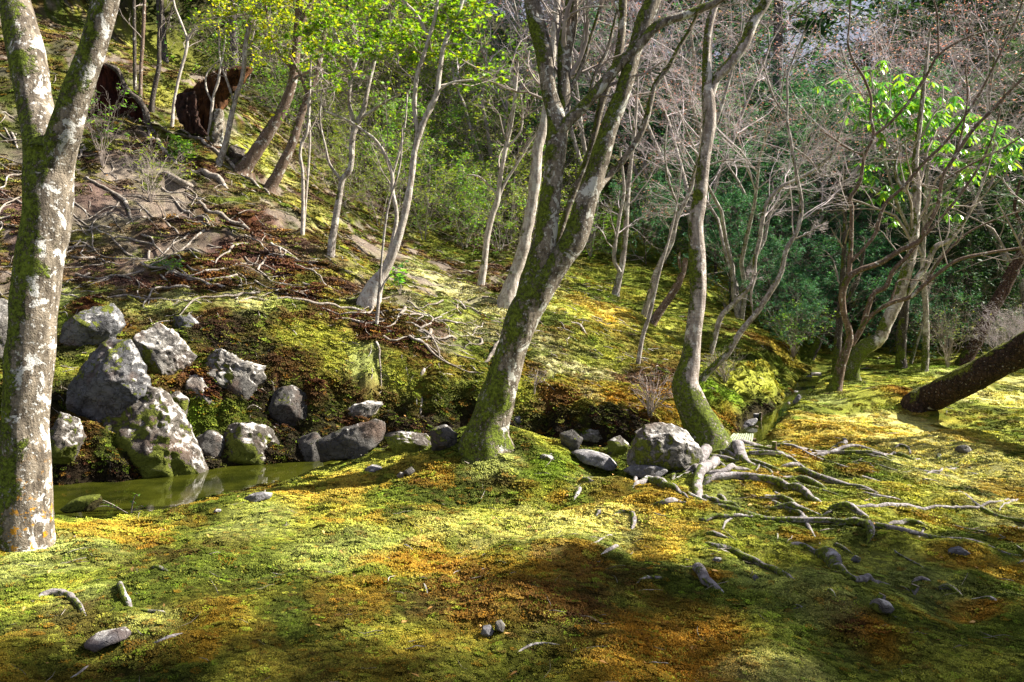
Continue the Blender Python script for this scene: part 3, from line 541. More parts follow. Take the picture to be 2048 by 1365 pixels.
ROOTS = [
 [(690,80,34),(662,130,30),(600,160,26),(510,190,20)],[(720,120,40),(700,165,30),(640,240,32),(640,290,28),(655,305,16)],[(650,240,26),(700,215,26),(800,210,22),(900,225,22),(1000,250,22),(1100,285,22),(1190,322,18)],
 [(650,295,18),(720,320,14),(790,325,12),(830,350,10)],[(785,80,34),(820,115,30),(850,145,22),(920,155,12)],[(840,105,14),(960,115,14),(1070,130,10)],[(650,200,18),(750,190,16),(820,175,14),(890,180,10)],
 [(885,185,8),(900,165,8),(918,143,7)],[(990,160,10),(1050,160,12),(1085,153,10)],[(350,255,14),(430,235,24),(500,255,24),(560,275,18),(605,300,8)],[(435,322,12),(500,325,16),(550,315,12),(600,310,7)],
 [(835,290,8),(950,300,12),(1030,315,12),(1105,345,7)],[(925,328,16),(960,345,14),(1030,340,20),(1080,355,16),(1190,370,7)],[(1190,338,16),(1260,340,18),(1330,365,18),(1388,385,12)],
 [(1255,320,10),(1360,335,14),(1500,335,16),(1640,345,10),(1840,345,8),(1940,315,7),(2048,300,6)],[(1195,412,14),(1280,405,14),(1350,420,20),(1385,450,26),(1368,484,14)],[(645,375,16),(660,398,18),(700,385,14),(790,380,10),(900,380,8)],
 [(660,450,15),(720,460,12),(790,475,7)],[(660,480,22),(720,510,20),(780,525,20),(830,560,20),(900,590,18),(980,625,18),(1065,672,10)],[(675,592,18),(640,600,32),(655,640,30),(690,680,26),(762,710,10)],
 [(1000,505,8),(1070,495,20),(1140,530,14),(1180,560,36),(1220,590,42),(1270,625,16),(1350,655,18),(1420,662,20),(1500,687,8)],[(1455,403,14),(1540,405,14),(1600,410,14),(1645,427,6)],[(1220,488,10),(1270,520,10),(1320,547,7)],
 [(1325,270,8),(1400,290,10),(1470,300,8),(1580,318,5)],[(980,205,9),(1060,220,16),(1130,240,20),(1205,260,10)],[(760,160,12),(715,150,16),(705,180,12)],[(580,180,12),(625,172,22),(650,190,12)],[(720,285,12),(745,305,12),(770,315,8)],
 [(800,380,7),(770,395,8),(740,435,7)],[(355,190,8),(370,205,14),(365,225,8)],[(560,262,7),(580,285,8),(605,303,6)],[(975,440,6),(982,460,7),(980,482,5)],[(1200,345,7),(1215,360,10),(1170,372,7)]]
for k, r in enumerate(ROOTS):
    Qg, (V, F) = ground_tube(C(1100, 860, 2.16, r), seed=k, sides=12, step=.035)
    mk('root', V, F, M['root'], RT_, RT_.location[:])
rb = np.array(RT_.location)
for k in range(17):
    a = -2.2 + 2.3 * (k / 16) + rng.normal(0, .14); L_ = rng.uniform(1.3, 3.6); n = 16; st = L_ / n; p = rb[:2] + .12 * np.array([math.cos(a), math.sin(a)]); pts = [p]
    if k % 3 == 2: p = rb[:2] + rng.uniform(.6, 1.5) * np.array([math.cos(a), math.sin(a)]); pts = [p]; a += rng.normal(0, .5)
    for _ in range(n): a += rng.normal(0, .24); pts.append(pts[-1] + st * np.array([math.cos(a), math.sin(a)]))
    pts = np.array(pts); r = np.linspace(1, .28, n + 1) * rng.uniform(.013, .034); w = np.sin(np.arange(n + 1) * rng.uniform(.35, .7) + rng.uniform(0, 6)) * 1.3 + .15; w[0] = .5 if k % 3 != 2 else -1; w[-1] = -1.2
    Q = np.c_[pts, H(pts[:, 0], pts[:, 1]) + r * w, r]; V, F = tube_mesh(Q, 10, step=.05, amp=.12, seed=200 + k); mk('root', V, F, M['root'], RT_, RT_.location[:])
# loose, separate surfacing roots: (crop, points, label)
LOOSE = [
 ((1100,860,2.16),[(245,385,10),(300,360,16),(345,358,14),(362,390,20),(350,440,8)],'hooked pale root looping out of the yellow moss beside the shaded mound'),
 ((1100,860,2.16),[(190,348,10),(212,360,14),(192,388,9)],'short bent root just beside the hooked root on the yellow moss'),
 ((1100,860,2.16),[(130,220,16),(165,228,18),(200,225,14)],'short thick root stub on the shoulder of the shaded moss mound'),
 ((1100,860,2.16),[(132,248,14),(120,280,15),(93,318,8)],'short root running down the shaded moss mound below the stub'),
 ((1100,860,2.16),[(155,520,5),(200,490,7),(250,462,10),(312,462,12)],'thin arched root at the edge of the golden moss strip'),
 ((1100,860,2.16),[(195,548,5),(250,525,13),(298,494,17)],'tapering root under the arched root at the golden moss strip'),
 ((1100,860,2.16),[(368,665,5),(430,642,13),(512,645,5)],'lone low white root surfacing in the red brown moss'),
 ((1100,860,2.16),[(1420,127,10),(1480,110,14),(1540,125,14),(1635,147,7)],'long low root crossing the shaded lawn below the leaning pine'),
 ((1100,860,2.16),[(1485,90,8),(1500,74,16),(1540,85,15),(1560,115,9)],'hump shaped root standing over the long low root on the lawn'),
 ((1100,860,2.16),[(1660,128,10),(1683,118,20),(1672,142,9)],'knobbly root end poking from a green patch of the shaded lawn'),
 ((1100,860,2.16),[(1170,96,7),(1225,80,13),(1275,62,16),(1228,36,7)],'forked looking root at the near edge of the golden moss by the stakes'),
 ((1100,860,2.16),[(1550,660,8),(1600,645,12),(1652,655,7)],'small dark arched root above the cut root end'),
 ((1100,860,2.16),[(1655,692,12),(1720,692,20),(1785,717,11)],'thick dark root beside the orange moss at the far right'),
 ((1100,860,2.16),[(1815,728,12),(1880,735,17),(1942,755,14)],'sawn dark root ending in the orange moss near the right edge'),
 ((1100,860,2.16),[(1198,688,14),(1215,705,14),(1238,728,9)],'stubby pale root end above the round orange moss mound'),
 ((1100,860,2.16),[(1030,768,8),(1060,770,14),(1100,765,8)],'low white root at the left foot of the round orange moss mound'),
 ((1100,860,2.16),[(1600,205,6),(1650,185,8),(1690,180,8),(1700,160,5)],'thin twig like root on the sunlit lawn near the knobbly root end'),
 ((1100,860,2.16),[(1940,358,5),(1955,330,9),(2050,300,7)],'thin root climbing toward the right edge across the bright lawn'),
 ((1100,860,2.16),[(1935,425,5),(1990,425,9),(2060,432,9)],'grey root entering the right edge above the white stone'),
 ((1100,860,2.16),[(1300,130,7),(1325,137,8),(1420,180,6)],'thin root among grass behind the big root web'),
 ((1100,860,2.16),[(1700,175,6),(1760,168,10),(1830,172,5)],'low grey root in the long shadow on the lawn'),
 ((0,860,1.862),[(125,632,10),(175,610,22),(240,620,20),(282,650,18),(325,702,12)],'curved mossy root in the moss in front of the stout lichened tree'),
 ((0,860,1.862),[(440,570,14),(455,605,18),(475,645,22),(492,668,16)],'thick pale root pointing down through the moss in the lower left'),
 ((0,860,1.862),[(500,670,10),(550,682,14),(630,690,6)],'low root tail running right from the thick pale root'),
 ((0,860,1.862),[(548,802,9),(620,780,11),(712,758,5)],'slender pale stick like root lying over the orange moss'),
 ((0,860,1.862),[(242,936,7),(300,905,8),(342,876,6)],'thin white root at the bottom left corner of the moss'),
 ((0,860,1.862),[(1918,832,9),(1990,803,10),(2060,800,6),(2115,805,5)],'thin pale root in the moss below the two round stones'),
 ((0,860,1.862),[(980,532,8),(1040,545,10),(1095,545,5)],'flat pale root in the middle of the moss lawn'),
 ((0,860,1.862),[(1465,425,4),(1520,440,7),(1580,452,4)],'thin straight root on the sunlit yellow moss'),
 ((0,860,1.862),[(540,522,7),(600,522,14),(640,528,7)],'flat mossed root left of the pale patch of moss'),
 ((0,860,1.862),[(1575,570,5),(1585,600,10),(1592,620,7)],'short dark root standing in the red brown moss'),
 ((650,480,2.73),[(860,670,10),(905,640,26),(945,590,34),(965,540,28)],'thick buttress like root leaning against the back of the large mossy tree'),
 ((650,480,2.73),[(1330,452,10),(1370,465,18),(1410,500,18),(1440,525,8)],'bare pale root crossing a dark hollow behind the large mossy tree'),
 ((650,480,2.73),[(570,475,17),(578,520,20),(560,545,14),(540,556,8)],'upright white root end standing on the bank'),
 ((650,480,2.73),[(462,505,10),(490,540,13),(545,545,8)],'low white root joining the upright root end on the bank'),
 ((650,480,2.73),[(545,700,14),(535,730,20),(520,750,12)],'white root stub halfway down the green bank'),
 ((650,480,2.73),[(530,840,20),(524,900,20),(520,968,12)],'straight white root hanging down the bank face'),
 ((650,480,2.73),[(620,725,6),(660,735,9),(715,730,10)],'forked dry root lying on the bank beside the leaning tree'),
 ((650,480,2.73),[(600,775,5),(640,750,9),(670,740,6)],'short dry root below the forked dry root'),
 ((650,480,2.73),[(410,765,7),(398,800,8),(390,808,5)],'tiny hanging root on the yellow green bank'),
 ((650,480,2.73),[(325,790,5),(365,788,8),(395,775,5)],'thin looping root beside the tiny hanging root'),
 ((650,480,2.73),[(305,885,8),(290,920,10),(240,965,7)],'drooping root over the pale bank rock'),
 ((650,480,2.73),[(410,878,7),(402,912,8),(455,938,5)],'hooked root right of the drooping root on the bank'),
 ((650,480,2.73),[(255,705,6),(258,750,7),(250,760,4)],'thin vertical root above the pale bank rock'),
 ((650,480,2.73),[(730,480,6),(780,515,10),(850,545,9),(950,560,7)],'long pale root crossing the bank toward the leaning tree'),
 ((650,480,2.73),[(690,600,8),(720,635,10),(800,662,8),(900,690,7)],'low root following the foot of the path to the leaning tree'),
 ((0,450,2.1),[(-60,290,9),(260,292,8),(400,300,9),(500,304,10),(700,320,11),(900,330,7)],'very long white root running along the top edge of the bank'),
 ((0,450,2.1),[(980,352,7),(1000,330,11),(1050,312,13),(1150,315,13),(1300,330,13),(1470,355,12),(1600,372,12),(1790,385,12),(1900,400,8),(2000,412,5)],'thick pale root continuing along the bank top below the leaning sapling'),
 ((0,450,2.1),[(1290,400,8),(1400,392,9),(1560,420,11),(1650,458,10)],'second pale root curling below the thick one on the bank top'),
 ((0,450,2.1),[(290,125,9),(340,150,12),(395,140,14),(425,128,7)],'thick bent root on the slope just beside the stout lichened tree'),
 ((0,450,2.1),[(290,70,7),(340,75,9),(400,105,9),(440,112,5)],'slim root above the thick bent root on the slope'),
 ((0,450,2.1),[(445,70,6),(520,55,9),(580,75,10),(640,85,9),(665,100,6)],'arching bare root in the middle of the left slope'),
 ((0,450,2.1),[(625,150,12),(625,120,12),(645,102,8)],'short upturned root on the left slope'),
 ((0,450,2.1),[(760,100,8),(810,108,12),(858,118,10)],'stubby grey root below the pinkish soil patch'),
 ((0,450,2.1),[(665,200,10),(690,230,10),(730,268,8)],'brown root leaning beside the small green fern patch'),
 ((0,450,2.1),[(690,215,12),(720,205,14),(755,200,12)],'pale broken stick lying by the small green fern patch'),
 ((0,450,2.1),[(1240,230,12),(1270,245,12),(1325,262,8)],'pale knotted root on the maroon moss of the slope'),
 ((0,450,2.1),[(930,285,8),(970,298,9),(1010,308,6)],'short forked root meeting the bank top root'),
 ((0,0,2.904),[(440,1035,8),(540,1060,14),(620,1105,18),(700,1160,22),(740,1210,24),(775,1310,10)],'thick twisting bare root coming down the left slope behind the stout tree'),
 ((0,0,2.904),[(700,1160,14),(660,1215,10),(590,1270,8),(500,1280,6)],'root side arm bending back left on the slope'),
 ((0,0,2.904),[(770,1160,8),(820,1200,12),(880,1260,12),(1020,1340,12),(1060,1390,6)],'long slanting root right of the thick twisting one'),
 ((0,0,2.904),[(440,985,8),(500,975,10),(590,990,10),(700,1050,8)],'root arcing over the slope behind the fork of the stout tree'),
 ((0,0,2.904),[(0,960,8),(60,962,10),(140,960,7)],'thin root left of the stout tree, above the dark litter'),
 ((0,0,2.904),[(55,760,10),(75,790,16),(95,850,12),(110,870,6)],'pale broken root left of the stout tree'),
 ((0,0,2.904),[(0,650,6),(40,665,10),(110,710,8)],'upper pale root left of the stout tree'),
 ((0,0,2.904),[(0,740,6),(40,770,9),(110,860,6)],'middle pale root left of the stout tree'),
 ((0,0,2.904),[(900,1000,20),(1050,1075,40),(1130,1080,40)],'large mossy buttress root below the red hollow stump'),
 ((0,0,2.904),[(1090,980,20),(1200,1030,38),(1290,1070,38),(1330,1100,14)],'smooth grey root bulge below the split orange stump'),
 ((0,0,2.904),[(860,740,16),(930,850,26),(1000,930,20),(1080,985,10)],'dark root running down from the red hollow stump'),
 ((0,0,2.904),[(1000,745,14),(1100,790,18),(1180,830,20),(1270,900,22),(1340,960,24),(1430,1040,18),(1560,1130,14),(1700,1230,8)],'long root ridge running down below the split orange stump'),
 ((0,0,2.904),[(1110,1150,16),(1200,1230,24),(1320,1290,26),(1450,1345,20),(1600,1400,10)],'long mossy root ridge crossing the slope above the maroon moss'),
]
for k, (c, pts, lab) in enumerate(LOOSE):
    far = c[1] < 400 and k > 30
    if k > 30: pts = [(p[0], p[1], p[2] * .72) for p in pts]
    Qg, (V, F) = ground_tube(C(*c, pts), seed=50 + k, sides=8, step=.05 if k < 31 else .09, lift=.5 if k > 30 else .25)
    o = mk('surface_root', V, F, M['root_slope' if k > 30 else 'root'], base=Qg[0, :3]); tag(o, lab, 'tree root', 'bare roots surfacing from the moss')
# the tangle of thin roots creeping down the left slope
TN = 130
for k in range(TN):
    if k < 95: u, v = rng.uniform(-60, 620), rng.uniform(255, 585)
    else: u, v = rng.uniform(700, 1000), rng.uniform(590, 690)
    if v < 250 + (u - 150) * .55 and k < 95: v = 250 + (u - 150) * .55 + rng.uniform(20, 150)
    p, d = hitp(u, v)
    n = rng.integers(7, 14); st = rng.uniform(.10, .2) * (1 if k < 95 else .6); a = rng.choice([rng.normal(-.45, .5), rng.normal(-2.4, .6)]); pts = [p[:2]]
    for _ in range(n): a += rng.normal(0, .38); pts.append(pts[-1] + st * np.array([math.cos(a), math.sin(a)]))
    pts = np.array(pts); r = np.linspace(1, .25, n + 1) * rng.uniform(.008, .024); sw = np.sin(np.linspace(.1, math.pi, n + 1)) ** .5
    z = H(pts[:, 0], pts[:, 1]) + r * .6 + (.05 * rng.random()) * sw
    Q = np.c_[pts, z, r]; V, F = tube_mesh(Q, 6, step=.08, amp=.15, seed=k)
    o = mk('surface_root', V, F, M['root_slope'], base=Q[0, :3])
    where = ['just right of the stout lichened tree', 'in the middle of the left slope', 'below the leaning brown trunks'][0 if u < 230 else 1 if u < 430 else 2]
    tag(o, ('thin weathered root creeping over the %s slope, %s' % ('lower' if v > 450 else 'upper', where)) if k < 95 else 'small thin root lying across the trodden mossy path', 'tree root', 'thin roots creeping over the slope' if k < 95 else 'thin roots on the path')

# ------------------------------------------------------------------ slender trees
G1 = 'slender trees on the slope'
LM = ('leaf_maple', LF_MAPLE, .07, 2, .4)
tree('leaning_sapling', 'pale smooth sapling with a broad root flare at the left end of the trodden path', 'tree', (742,604),
  [[(738,606,44),(749,574,36),(767,546,24),(782,516,20),(796,478,18),(811,421,17),(822,359,14),(829,304,13),(840,264,14),(855,227,14),(873,190,13),(879,146,11),(888,92,10),(906,48,9),(925,0,9),(950,-100,7),(980,-260,3)],
   [(826,330,9,0),(833,264,11),(829,220,10),(833,157,10),(848,110,9),(859,73,9),(870,37,8),(875,0,7),(880,-100,5)],
   [(857,75,8,0),(850,62,8),(833,29,7),(811,7,7),(780,-30,5)],
   [(770,545,10,.1),(793,440,9,.2),(785,385,9),(784,348,8),(771,311,8),(752,282,7),(734,267,6),(697,242,5),(650,223,4)],
   [(785,350,5,.2),(800,300,5),(810,250,4),(815,180,4)],[(880,180,6,0),(905,165,5),(950,160,4),(990,150,3)]],
  'bark_pale', G1, flare=.5, fh=.3, twigs=(5,5,4,.45), leaf=('leaf_maple', LF_MAPLE, .075, 2, .45), tmin_z=4.0, sides=16, lobes=4)
tree('thin_sapling', 'very thin bare sapling standing on the bank in front of the root flared one', 'sapling', (754,655),
  [[(753,656,8),(757,600,7),(760,560,6),(765,500,5),(772,440,5),(780,400,5),(800,330,4),(805,250,3)],[(757,590,5),(772,560,4),(790,545,3),(815,548,2)]],
  'bark_thin', G1, flare=.3, fh=.1, sides=8, twigs=(2,2,0,.25), leaf=('leaf_maple', LF_MAPLE, .05, 3, .8), d0=None)
tree('slender_tree', 'slender forking tree with grey stem left of the root flared sapling', 'tree', (663,510),
  [[(662,510,17),(665,476,16),(677,403,14),(685,359,13),(701,337,13),(705,275,13),(714,249,14),(727,220,11),(738,165,10),(749,121,10),(767,73,10),(782,37,10),(796,7,9),(820,-60,6),(850,-160,3)],
   [(710,256,9,0),(705,234,9),(698,201,8),(705,146,8),(723,99,8),(750,75,6),(771,66,5)],[(716,240,8,0),(745,222,7),(770,205,5),(800,190,3)],[(685,365,7,0),(660,330,6),(650,290,5),(640,240,4),(645,180,3)],[(705,140,6,0),(680,90,5),(660,40,4)]],
  'bark_thin', G1, flare=.35, sides=14, twigs=(5,5,4,.4), leaf=LM, tmin_z=4.9)
tree('thin_tree', 'thin twin stemmed pale tree between the leaning brown trunk and the slender forking tree', 'tree', (605,470),
  [[(605,475,9),(606,400,8),(605,345,7),(600,310,7),(604,285,7),(615,260,6),(620,180,5),(622,100,3)],[(607,470,5,.05),(612,400,5),(618,320,5),(620,260,4),(614,200,3)]],
  'bark_pale', G1, flare=.3, sides=9, twigs=(4,5,3,.35), twigmat='twig_grey')
tree('leaning_tree', 'sturdy leaning pale brown tree right of the split orange stump', 'tree', (486,344),
  [[(482,346,34),(500,322,30),(517,296,28),(544,255,26),(568,213,22),(585,165,20),(592,103,18),(596,52,17),(599,0,15),(605,-100,12),(615,-250,6)],[(594,80,12,0),(606,41,11),(620,10,11),(640,-40,8),(670,-130,4)],[(586,140,8,0),(560,110,6),(540,60,5),(530,0,4)]],
  'bark_brown', G1, flare=.5, fh=.3, sides=18, twigs=(6,6,4,.4), leaf=('leaf_maple', LF_MAPLE, .075, 2, .5), tmin_z=5.6)
tree('leaning_tree', 'darker leaning trunk just right of the sturdy pale brown one', 'tree', (538,382),
  [[(537,384,26),(552,355,23),(565,330,22),(585,286,20),(599,241,16),(620,179,14),(637,138,12),(650,60,10),(660,0,8),(680,-120,4)],[(615,190,8,0),(600,150,6),(580,110,5)]],
  'bark_brown', G1, flare=.45, sides=16, twigs=(5,5,4,.4), leaf=LM, tmin_z=6.0)
tree('slender_tree', 'slender curved grey tree standing in front of the split orange stump', 'tree', (437,327),
  [[(437,329,15),(451,289,13),(461,241,12),(472,193,11),(485,155,10),(492,86,10),(503,28,9),(513,0,7),(530,-100,4)],[(468,205,6,0),(455,165,5),(440,120,4),(438,60,3)]],
  'bark_thin', G1, flare=.4, sides=12, twigs=(5,5,3,.35), leaf=LM, tmin_z=6.3)
tree('thin_tree', 'thin pale forked sapling against the dark hollow of the orange stump', 'sapling', (415,282),
  [[(415,284,8),(420,250,7),(422,234,7),(427,193,6),(436,165,6),(440,140,5),(446,110,4),(451,69,3)],[(424,205,4,0),(412,175,4),(415,145,3),(445,115,3)]],
  'bark_pale', G1, flare=.3, sides=8, twigs=(3,4,0,.3))
tree('thin_tree', 'thin pale sapling with a wavy stem left of the orange stump', 'sapling', (344,255),
  [[(344,257,8),(348,206,7),(358,155,7),(372,103,7),(374,79,6),(362,45,5),(348,7,5),(340,-60,3)],[(374,85,5,0),(384,65,4),(392,58,3)]],
  'bark_pale', G1, flare=.3, sides=8, twigs=(4,4,3,.3))
tree('slender_tree', 'dark slender tree with a pale foot on the mossy ledge', 'tree', (306,222),
  [[(303,224,13),(305,200,11),(310,172,11),(318,131,10),(318,86,9),(323,0,8),(326,-120,5)],[(318,90,5,0),(335,50,4),(345,10,3)]],
  'bark_dark', G1, flare=.35, sides=10, twigs=(4,4,3,.3))
tree('thin_tree', 'left one of two straight thin dark trunks behind the red stump', 'tree', (270,182), [[(270,184,8),(269,100,8),(268,0,7),(266,-140,4)]], 'bark_dark', G1, flare=.2, sides=8, twigs=(5,5,0,.2))
tree('thin_tree', 'right one of two straight thin reddish trunks behind the red stump', 'tree', (281,196), [[(281,198,9),(282,138,8),(286,70,8),(289,0,7),(292,-140,4)]], 'bark_brown', G1, flare=.2, sides=8, twigs=(5,5,0,.2))
tree('slender_tree', 'slender white stemmed tree beside the trodden path', 'tree', (962,570),
  [[(962,572,17),(968,530,15),(975,470,13),(985,430,12),(995,400,12),(1003,340,10),(1015,280,10),(1025,230,9),(1030,190,8),(1036,120,5)],[(990,415,8,0),(1008,370,7),(1030,335,6),(1045,310,6),(1060,285,5),(1075,265,4)],[(1010,300,5,0),(1040,265,4),(1045,225,4),(1040,180,3)],[(995,390,5,0),(960,355,4),(930,350,3)]],
  'bark_pale', G1, flare=.3, sides=12, twigs=(7,6,4,.45), twigmat='twig_grey', leaf=('leaf_shrub', LF_OVAL, .06, 2, .25))
tree('leaning_tree', 'pale spotted tree just behind the large mossy leaning one', 'tree', (1012,612),
  [[(1012,616,46),(1025,560,30),(1040,520,28),(1052,470,26),(1062,420,24),(1070,360,26),(1075,300,24),(1085,260,21),(1095,200,18),(1105,100,16),(1115,0,13),(1125,-150,6)]],
  'bark_pale', G1, flare=.35, sides=18, twigs=(6,6,4,.35), seed=21)
tree('slender_tree', 'grey slender trunk on the shaded mossy slope right of the large tree', 'tree', (1230,590),
  [[(1231,592,17),(1237,560,14),(1243,535,13),(1250,480,12),(1254,400,12),(1261,330,10),(1270,250,8),(1276,150,5)],[(1240,545,9,-.3),(1228,515,9),(1238,440,8),(1248,380,7),(1240,300,5)]],
  'bark_thin', G1, flare=.35, sides=12, twigs=(6,6,4,.4), twigmat='twig_pink')
tree('thin_tree', 'very thin straight sapling growing from a red brown moss hummock', 'sapling', (1276,730),
  [[(1276,732,11),(1284,678,10),(1298,634,9),(1306,601,8),(1320,540,7),(1340,470,6),(1355,400,4),(1365,320,3)]], 'bark_thin', G1, flare=.3, fh=.12, sides=9, twigs=(5,4,3,.3))
tree('slender_tree', 'slender pale tree at the far edge of the bright moss, behind the thin straight sapling', 'tree', (1290,638),
  [[(1288,640,19),(1300,590,15),(1317,535,13),(1342,487,12),(1353,440,11),(1379,385,10),(1395,330,9),(1430,250,8),(1450,190,7),(1470,120,5),(1490,40,3)],[(1360,420,6,0),(1340,370,5),(1330,310,4),(1335,240,3)],[(1390,345,6,0),(1420,330,5),(1460,320,4),(1500,330,2)]],
  'bark_thin', G1, flare=.4, sides=12, twigs=(7,6,4,.45), twigmat='twig_pink')
tree('broken_tree', 'short leaning trunk broken off at the top beside the slender pale tree', 'tree', (1304,650),
  [[(1302,652,22),(1312,635,18),(1328,612,17),(1350,579,17),(1364,548,15),(1372,517,11)],[(1364,545,7,0),(1358,525,6),(1360,505,4)]], 'bark_brown', G1, flare=.35, sides=14)
tree('slanting_tree', 'thin grey tree slanting to the upper right from beside the curved pale trunk', 'tree', (1403,762),
  [[(1402,764,16),(1424,736,15),(1455,708,14),(1479,667,13),(1513,626,12),(1541,584,12),(1562,546,12),(1572,502,11),(1596,457,10),(1603,406,8),(1592,344,7),(1582,286,7),(1574,241,6),(1575,207,5),(1575,152,5),(1590,110,4),(1610,60,3)],
   [(1574,235,5,0),(1550,200,4),(1534,155,4),(1526,120,3)],[(1585,480,4,0),(1620,465,3),(1655,440,2)],[(1505,628,5,0),(1502,590,5),(1510,555,4),(1520,540,3)],[(1580,290,4,0),(1620,320,4),(1640,350,3),(1662,352,3)]],
  'bark_thin', G1, flare=.3, sides=12, twigs=(6,5,4,.35), twigmat='twig_pink')
tree('crooked_tree', 'crooked tree with a white foot leaning over the gully behind the slanting one', 'tree', (1422,710),
  [[(1421,712,11),(1431,670,12),(1441,636,12),(1462,612,12),(1486,588,12),(1506,564,11),(1510,519,10),(1520,477,10),(1524,448,9),(1534,406,8),(1561,375,8),(1589,362,8),(1623,344,7),(1648,324,7),(1668,303,6),(1679,269,5),(1700,200,3)]],
  'bark_thin', G1, flare=.3, sides=12, twigs=(8,6,4,.3), twigmat='twig_pink')
for k, (bs, l, lab, mt) in enumerate([
  ((1802,736), [(1802,740,24),(1802,691,21),(1806,643,21),(1809,612,19),(1815,560,16),(1825,480,13),(1830,380,9),(1830,250,5)], 'dark straight trunk behind the gnarled pale tree', 'bark_dark'),
  ((1820,730), [(1820,732,8),(1837,674,7),(1847,640,6),(1856,590,5),(1870,520,3)], 'thin leaning pale stem right of the dark straight trunk', 'bark_thin'),
  ((1623,716), [(1620,718,18),(1641,677,16),(1658,653,14),(1672,626,12),(1700,590,10),(1718,550,8),(1730,490,5)], 'dark leaning trunk in the gully behind the multi stemmed tree', 'bark_dark'),
  ((1672,748), [(1671,752,17),(1675,691,16),(1679,643,15),(1685,560,12),(1690,450,9),(1688,330,5)], 'dark upright trunk hidden close behind the multi stemmed tree', 'bark_dark')]):
    tree('shaded_tree', lab, 'tree', bs, [l], mt, G1, flare=.3, sides=12, twigs=(5,5,3,.3), twigmat='twig_grey')
# ------------------------------------------------------------------ the many stemmed tree on the right and its neighbours
tree('multi_stemmed_tree', 'bare many stemmed tree with wavy brown stems spreading over the sunlit moss', 'tree', (1672,782),
  [[(1668,784,34),(1675,760,25),(1685,719,20),(1699,684,16),(1697,657,14),(1687,622,14),(1685,588,14),(1696,557,14),(1720,540,12),(1761,526,12),(1799,502,11),(1837,484,11),(1847,465,10),(1875,413,9),(1885,355,8),(1906,320,8),(1944,262,8),(1985,220,7),(2019,183,6),(2060,140,5),(2130,40,3,-.6)],
   [(1697,557,11,0),(1701,502,10),(1703,450,9),(1703,413,9),(1700,397,9),(1720,362,8),(1730,310,7),(1747,272,7),(1741,234,6),(1742,196,6),(1727,155,6),(1706,121,5),(1696,86,5),(1699,45,4),(1701,0,4),(1705,-80,3)],
   [(1747,272,6,0),(1778,248,6),(1813,210,6),(1851,155,6),(1878,110,5),(1933,76,5),(2002,55,4),(2080,30,3)],
   [(1877,112,4,0),(1875,34,4),(1868,0,3),(1860,-60,2)],
   [(1700,525,9,0),(1727,498,8),(1751,467,8),(1758,440,8),(1772,406,8),(1806,375,7),(1847,327,7),(1899,275,6),(1954,196,5),(1985,138,5),(2019,69,4),(2040,20,4),(2060,-60,3)],
   [(1702,690,14,0),(1723,657,12),(1734,622,12),(1747,588,11),(1772,574,11),(1785,543,10),(1813,515,9),(1840,480,8),(1870,450,7),(1920,390,6),(1960,330,5),(1990,260,4),(2010,180,3)],
   [(1718,662,10,-.2),(1735,640,9),(1754,622,9),(1785,605,9),(1820,595,9),(1844,574,9),(1882,543,8),(1920,519,8),(1985,505,7),(2047,495,6),(2100,478,5),(2180,450,4,-.8)],
   [(1855,562,6,-.3),(1880,520,6),(1930,470,5),(1990,440,4),(2050,420,3)],
   [(1780,606,5,-.2),(1790,580,4),(1800,560,3),(1870,565,2)],
   [(1905,322,5,0),(1925,260,4),(1935,190,4),(1930,130,3)],[(1730,312,5,0),(1700,300,4),(1670,280,4),(1640,260,3)],[(1880,365,5,0),(1940,330,4),(2000,300,4),(2050,270,3)]],
  'bark_brown', flare=.55, fh=.16, sides=14, twigs=(5,5,4,.3), twigmat='twig_grey', seed=8)
tree('gnarled_tree', 'gnarled pale tree with an elbow in its trunk behind the many stemmed one', 'tree', (1703,762),
  [[(1704,764,34),(1706,735,28),(1716,708,32),(1737,690,32),(1758,678,30),(1768,657,28),(1782,629,26),(1796,598,25),(1806,564,25),(1820,519,23),(1827,484,21),(1830,430,20),(1834,379,18),(1830,327,14),(1838,260,11),(1850,150,8),(1860,60,4)],
   [(1812,590,14,0),(1830,564,14),(1854,529,13),(1871,495,12),(1899,480,10),(1930,440,8),(1960,380,6),(1990,290,4)],[(1832,400,9,0),(1800,370,8),(1790,335,7),(1800,300,5)]],
  'bark_right', G1, flare=.35, sides=20, amp=.08, twigs=(6,5,4,.35), seed=9)
tree('brown_pine', 'reddish brown rough barked trunk leaning right behind the mossy leaning pine', 'pine tree', (1930,728),
  [[(1926,730,32),(1940,705,28),(1954,681,27),(1982,622,27),(2002,588,26),(2030,533,24),(2080,440,21),(2150,300,16),(2200,180,10)],[(2060,470,8),(2030,420,7),(2040,360,5)]],
  'bark_pine2', flare=.15, sides=20, twigs=(4,5,4,.4), seed=10)
tree('leaning_pine', 'thick dark pine trunk leaning far right with moss along its upper side', 'pine tree', (1850,815),
  [[(1828,815,56,.05),(1855,798,62,0),(1890,783,62),(1933,762,63),(1990,730,64),(2048,700,66,-1.0),(2110,665,66),(2250,585,66,-1.8),(2400,480,60),(2600,300,44,-2.4)],[(2300,540,26,-2.0),(2330,400,20),(2300,260,12)]],
  'bark_pine', flare=.12, fh=.2, sides=40, amp=.05, twigs=(5,6,4,.5), leaf=('leaf_dark', LF_LONG, .08, 6, .9), seed=12, sink=.4)

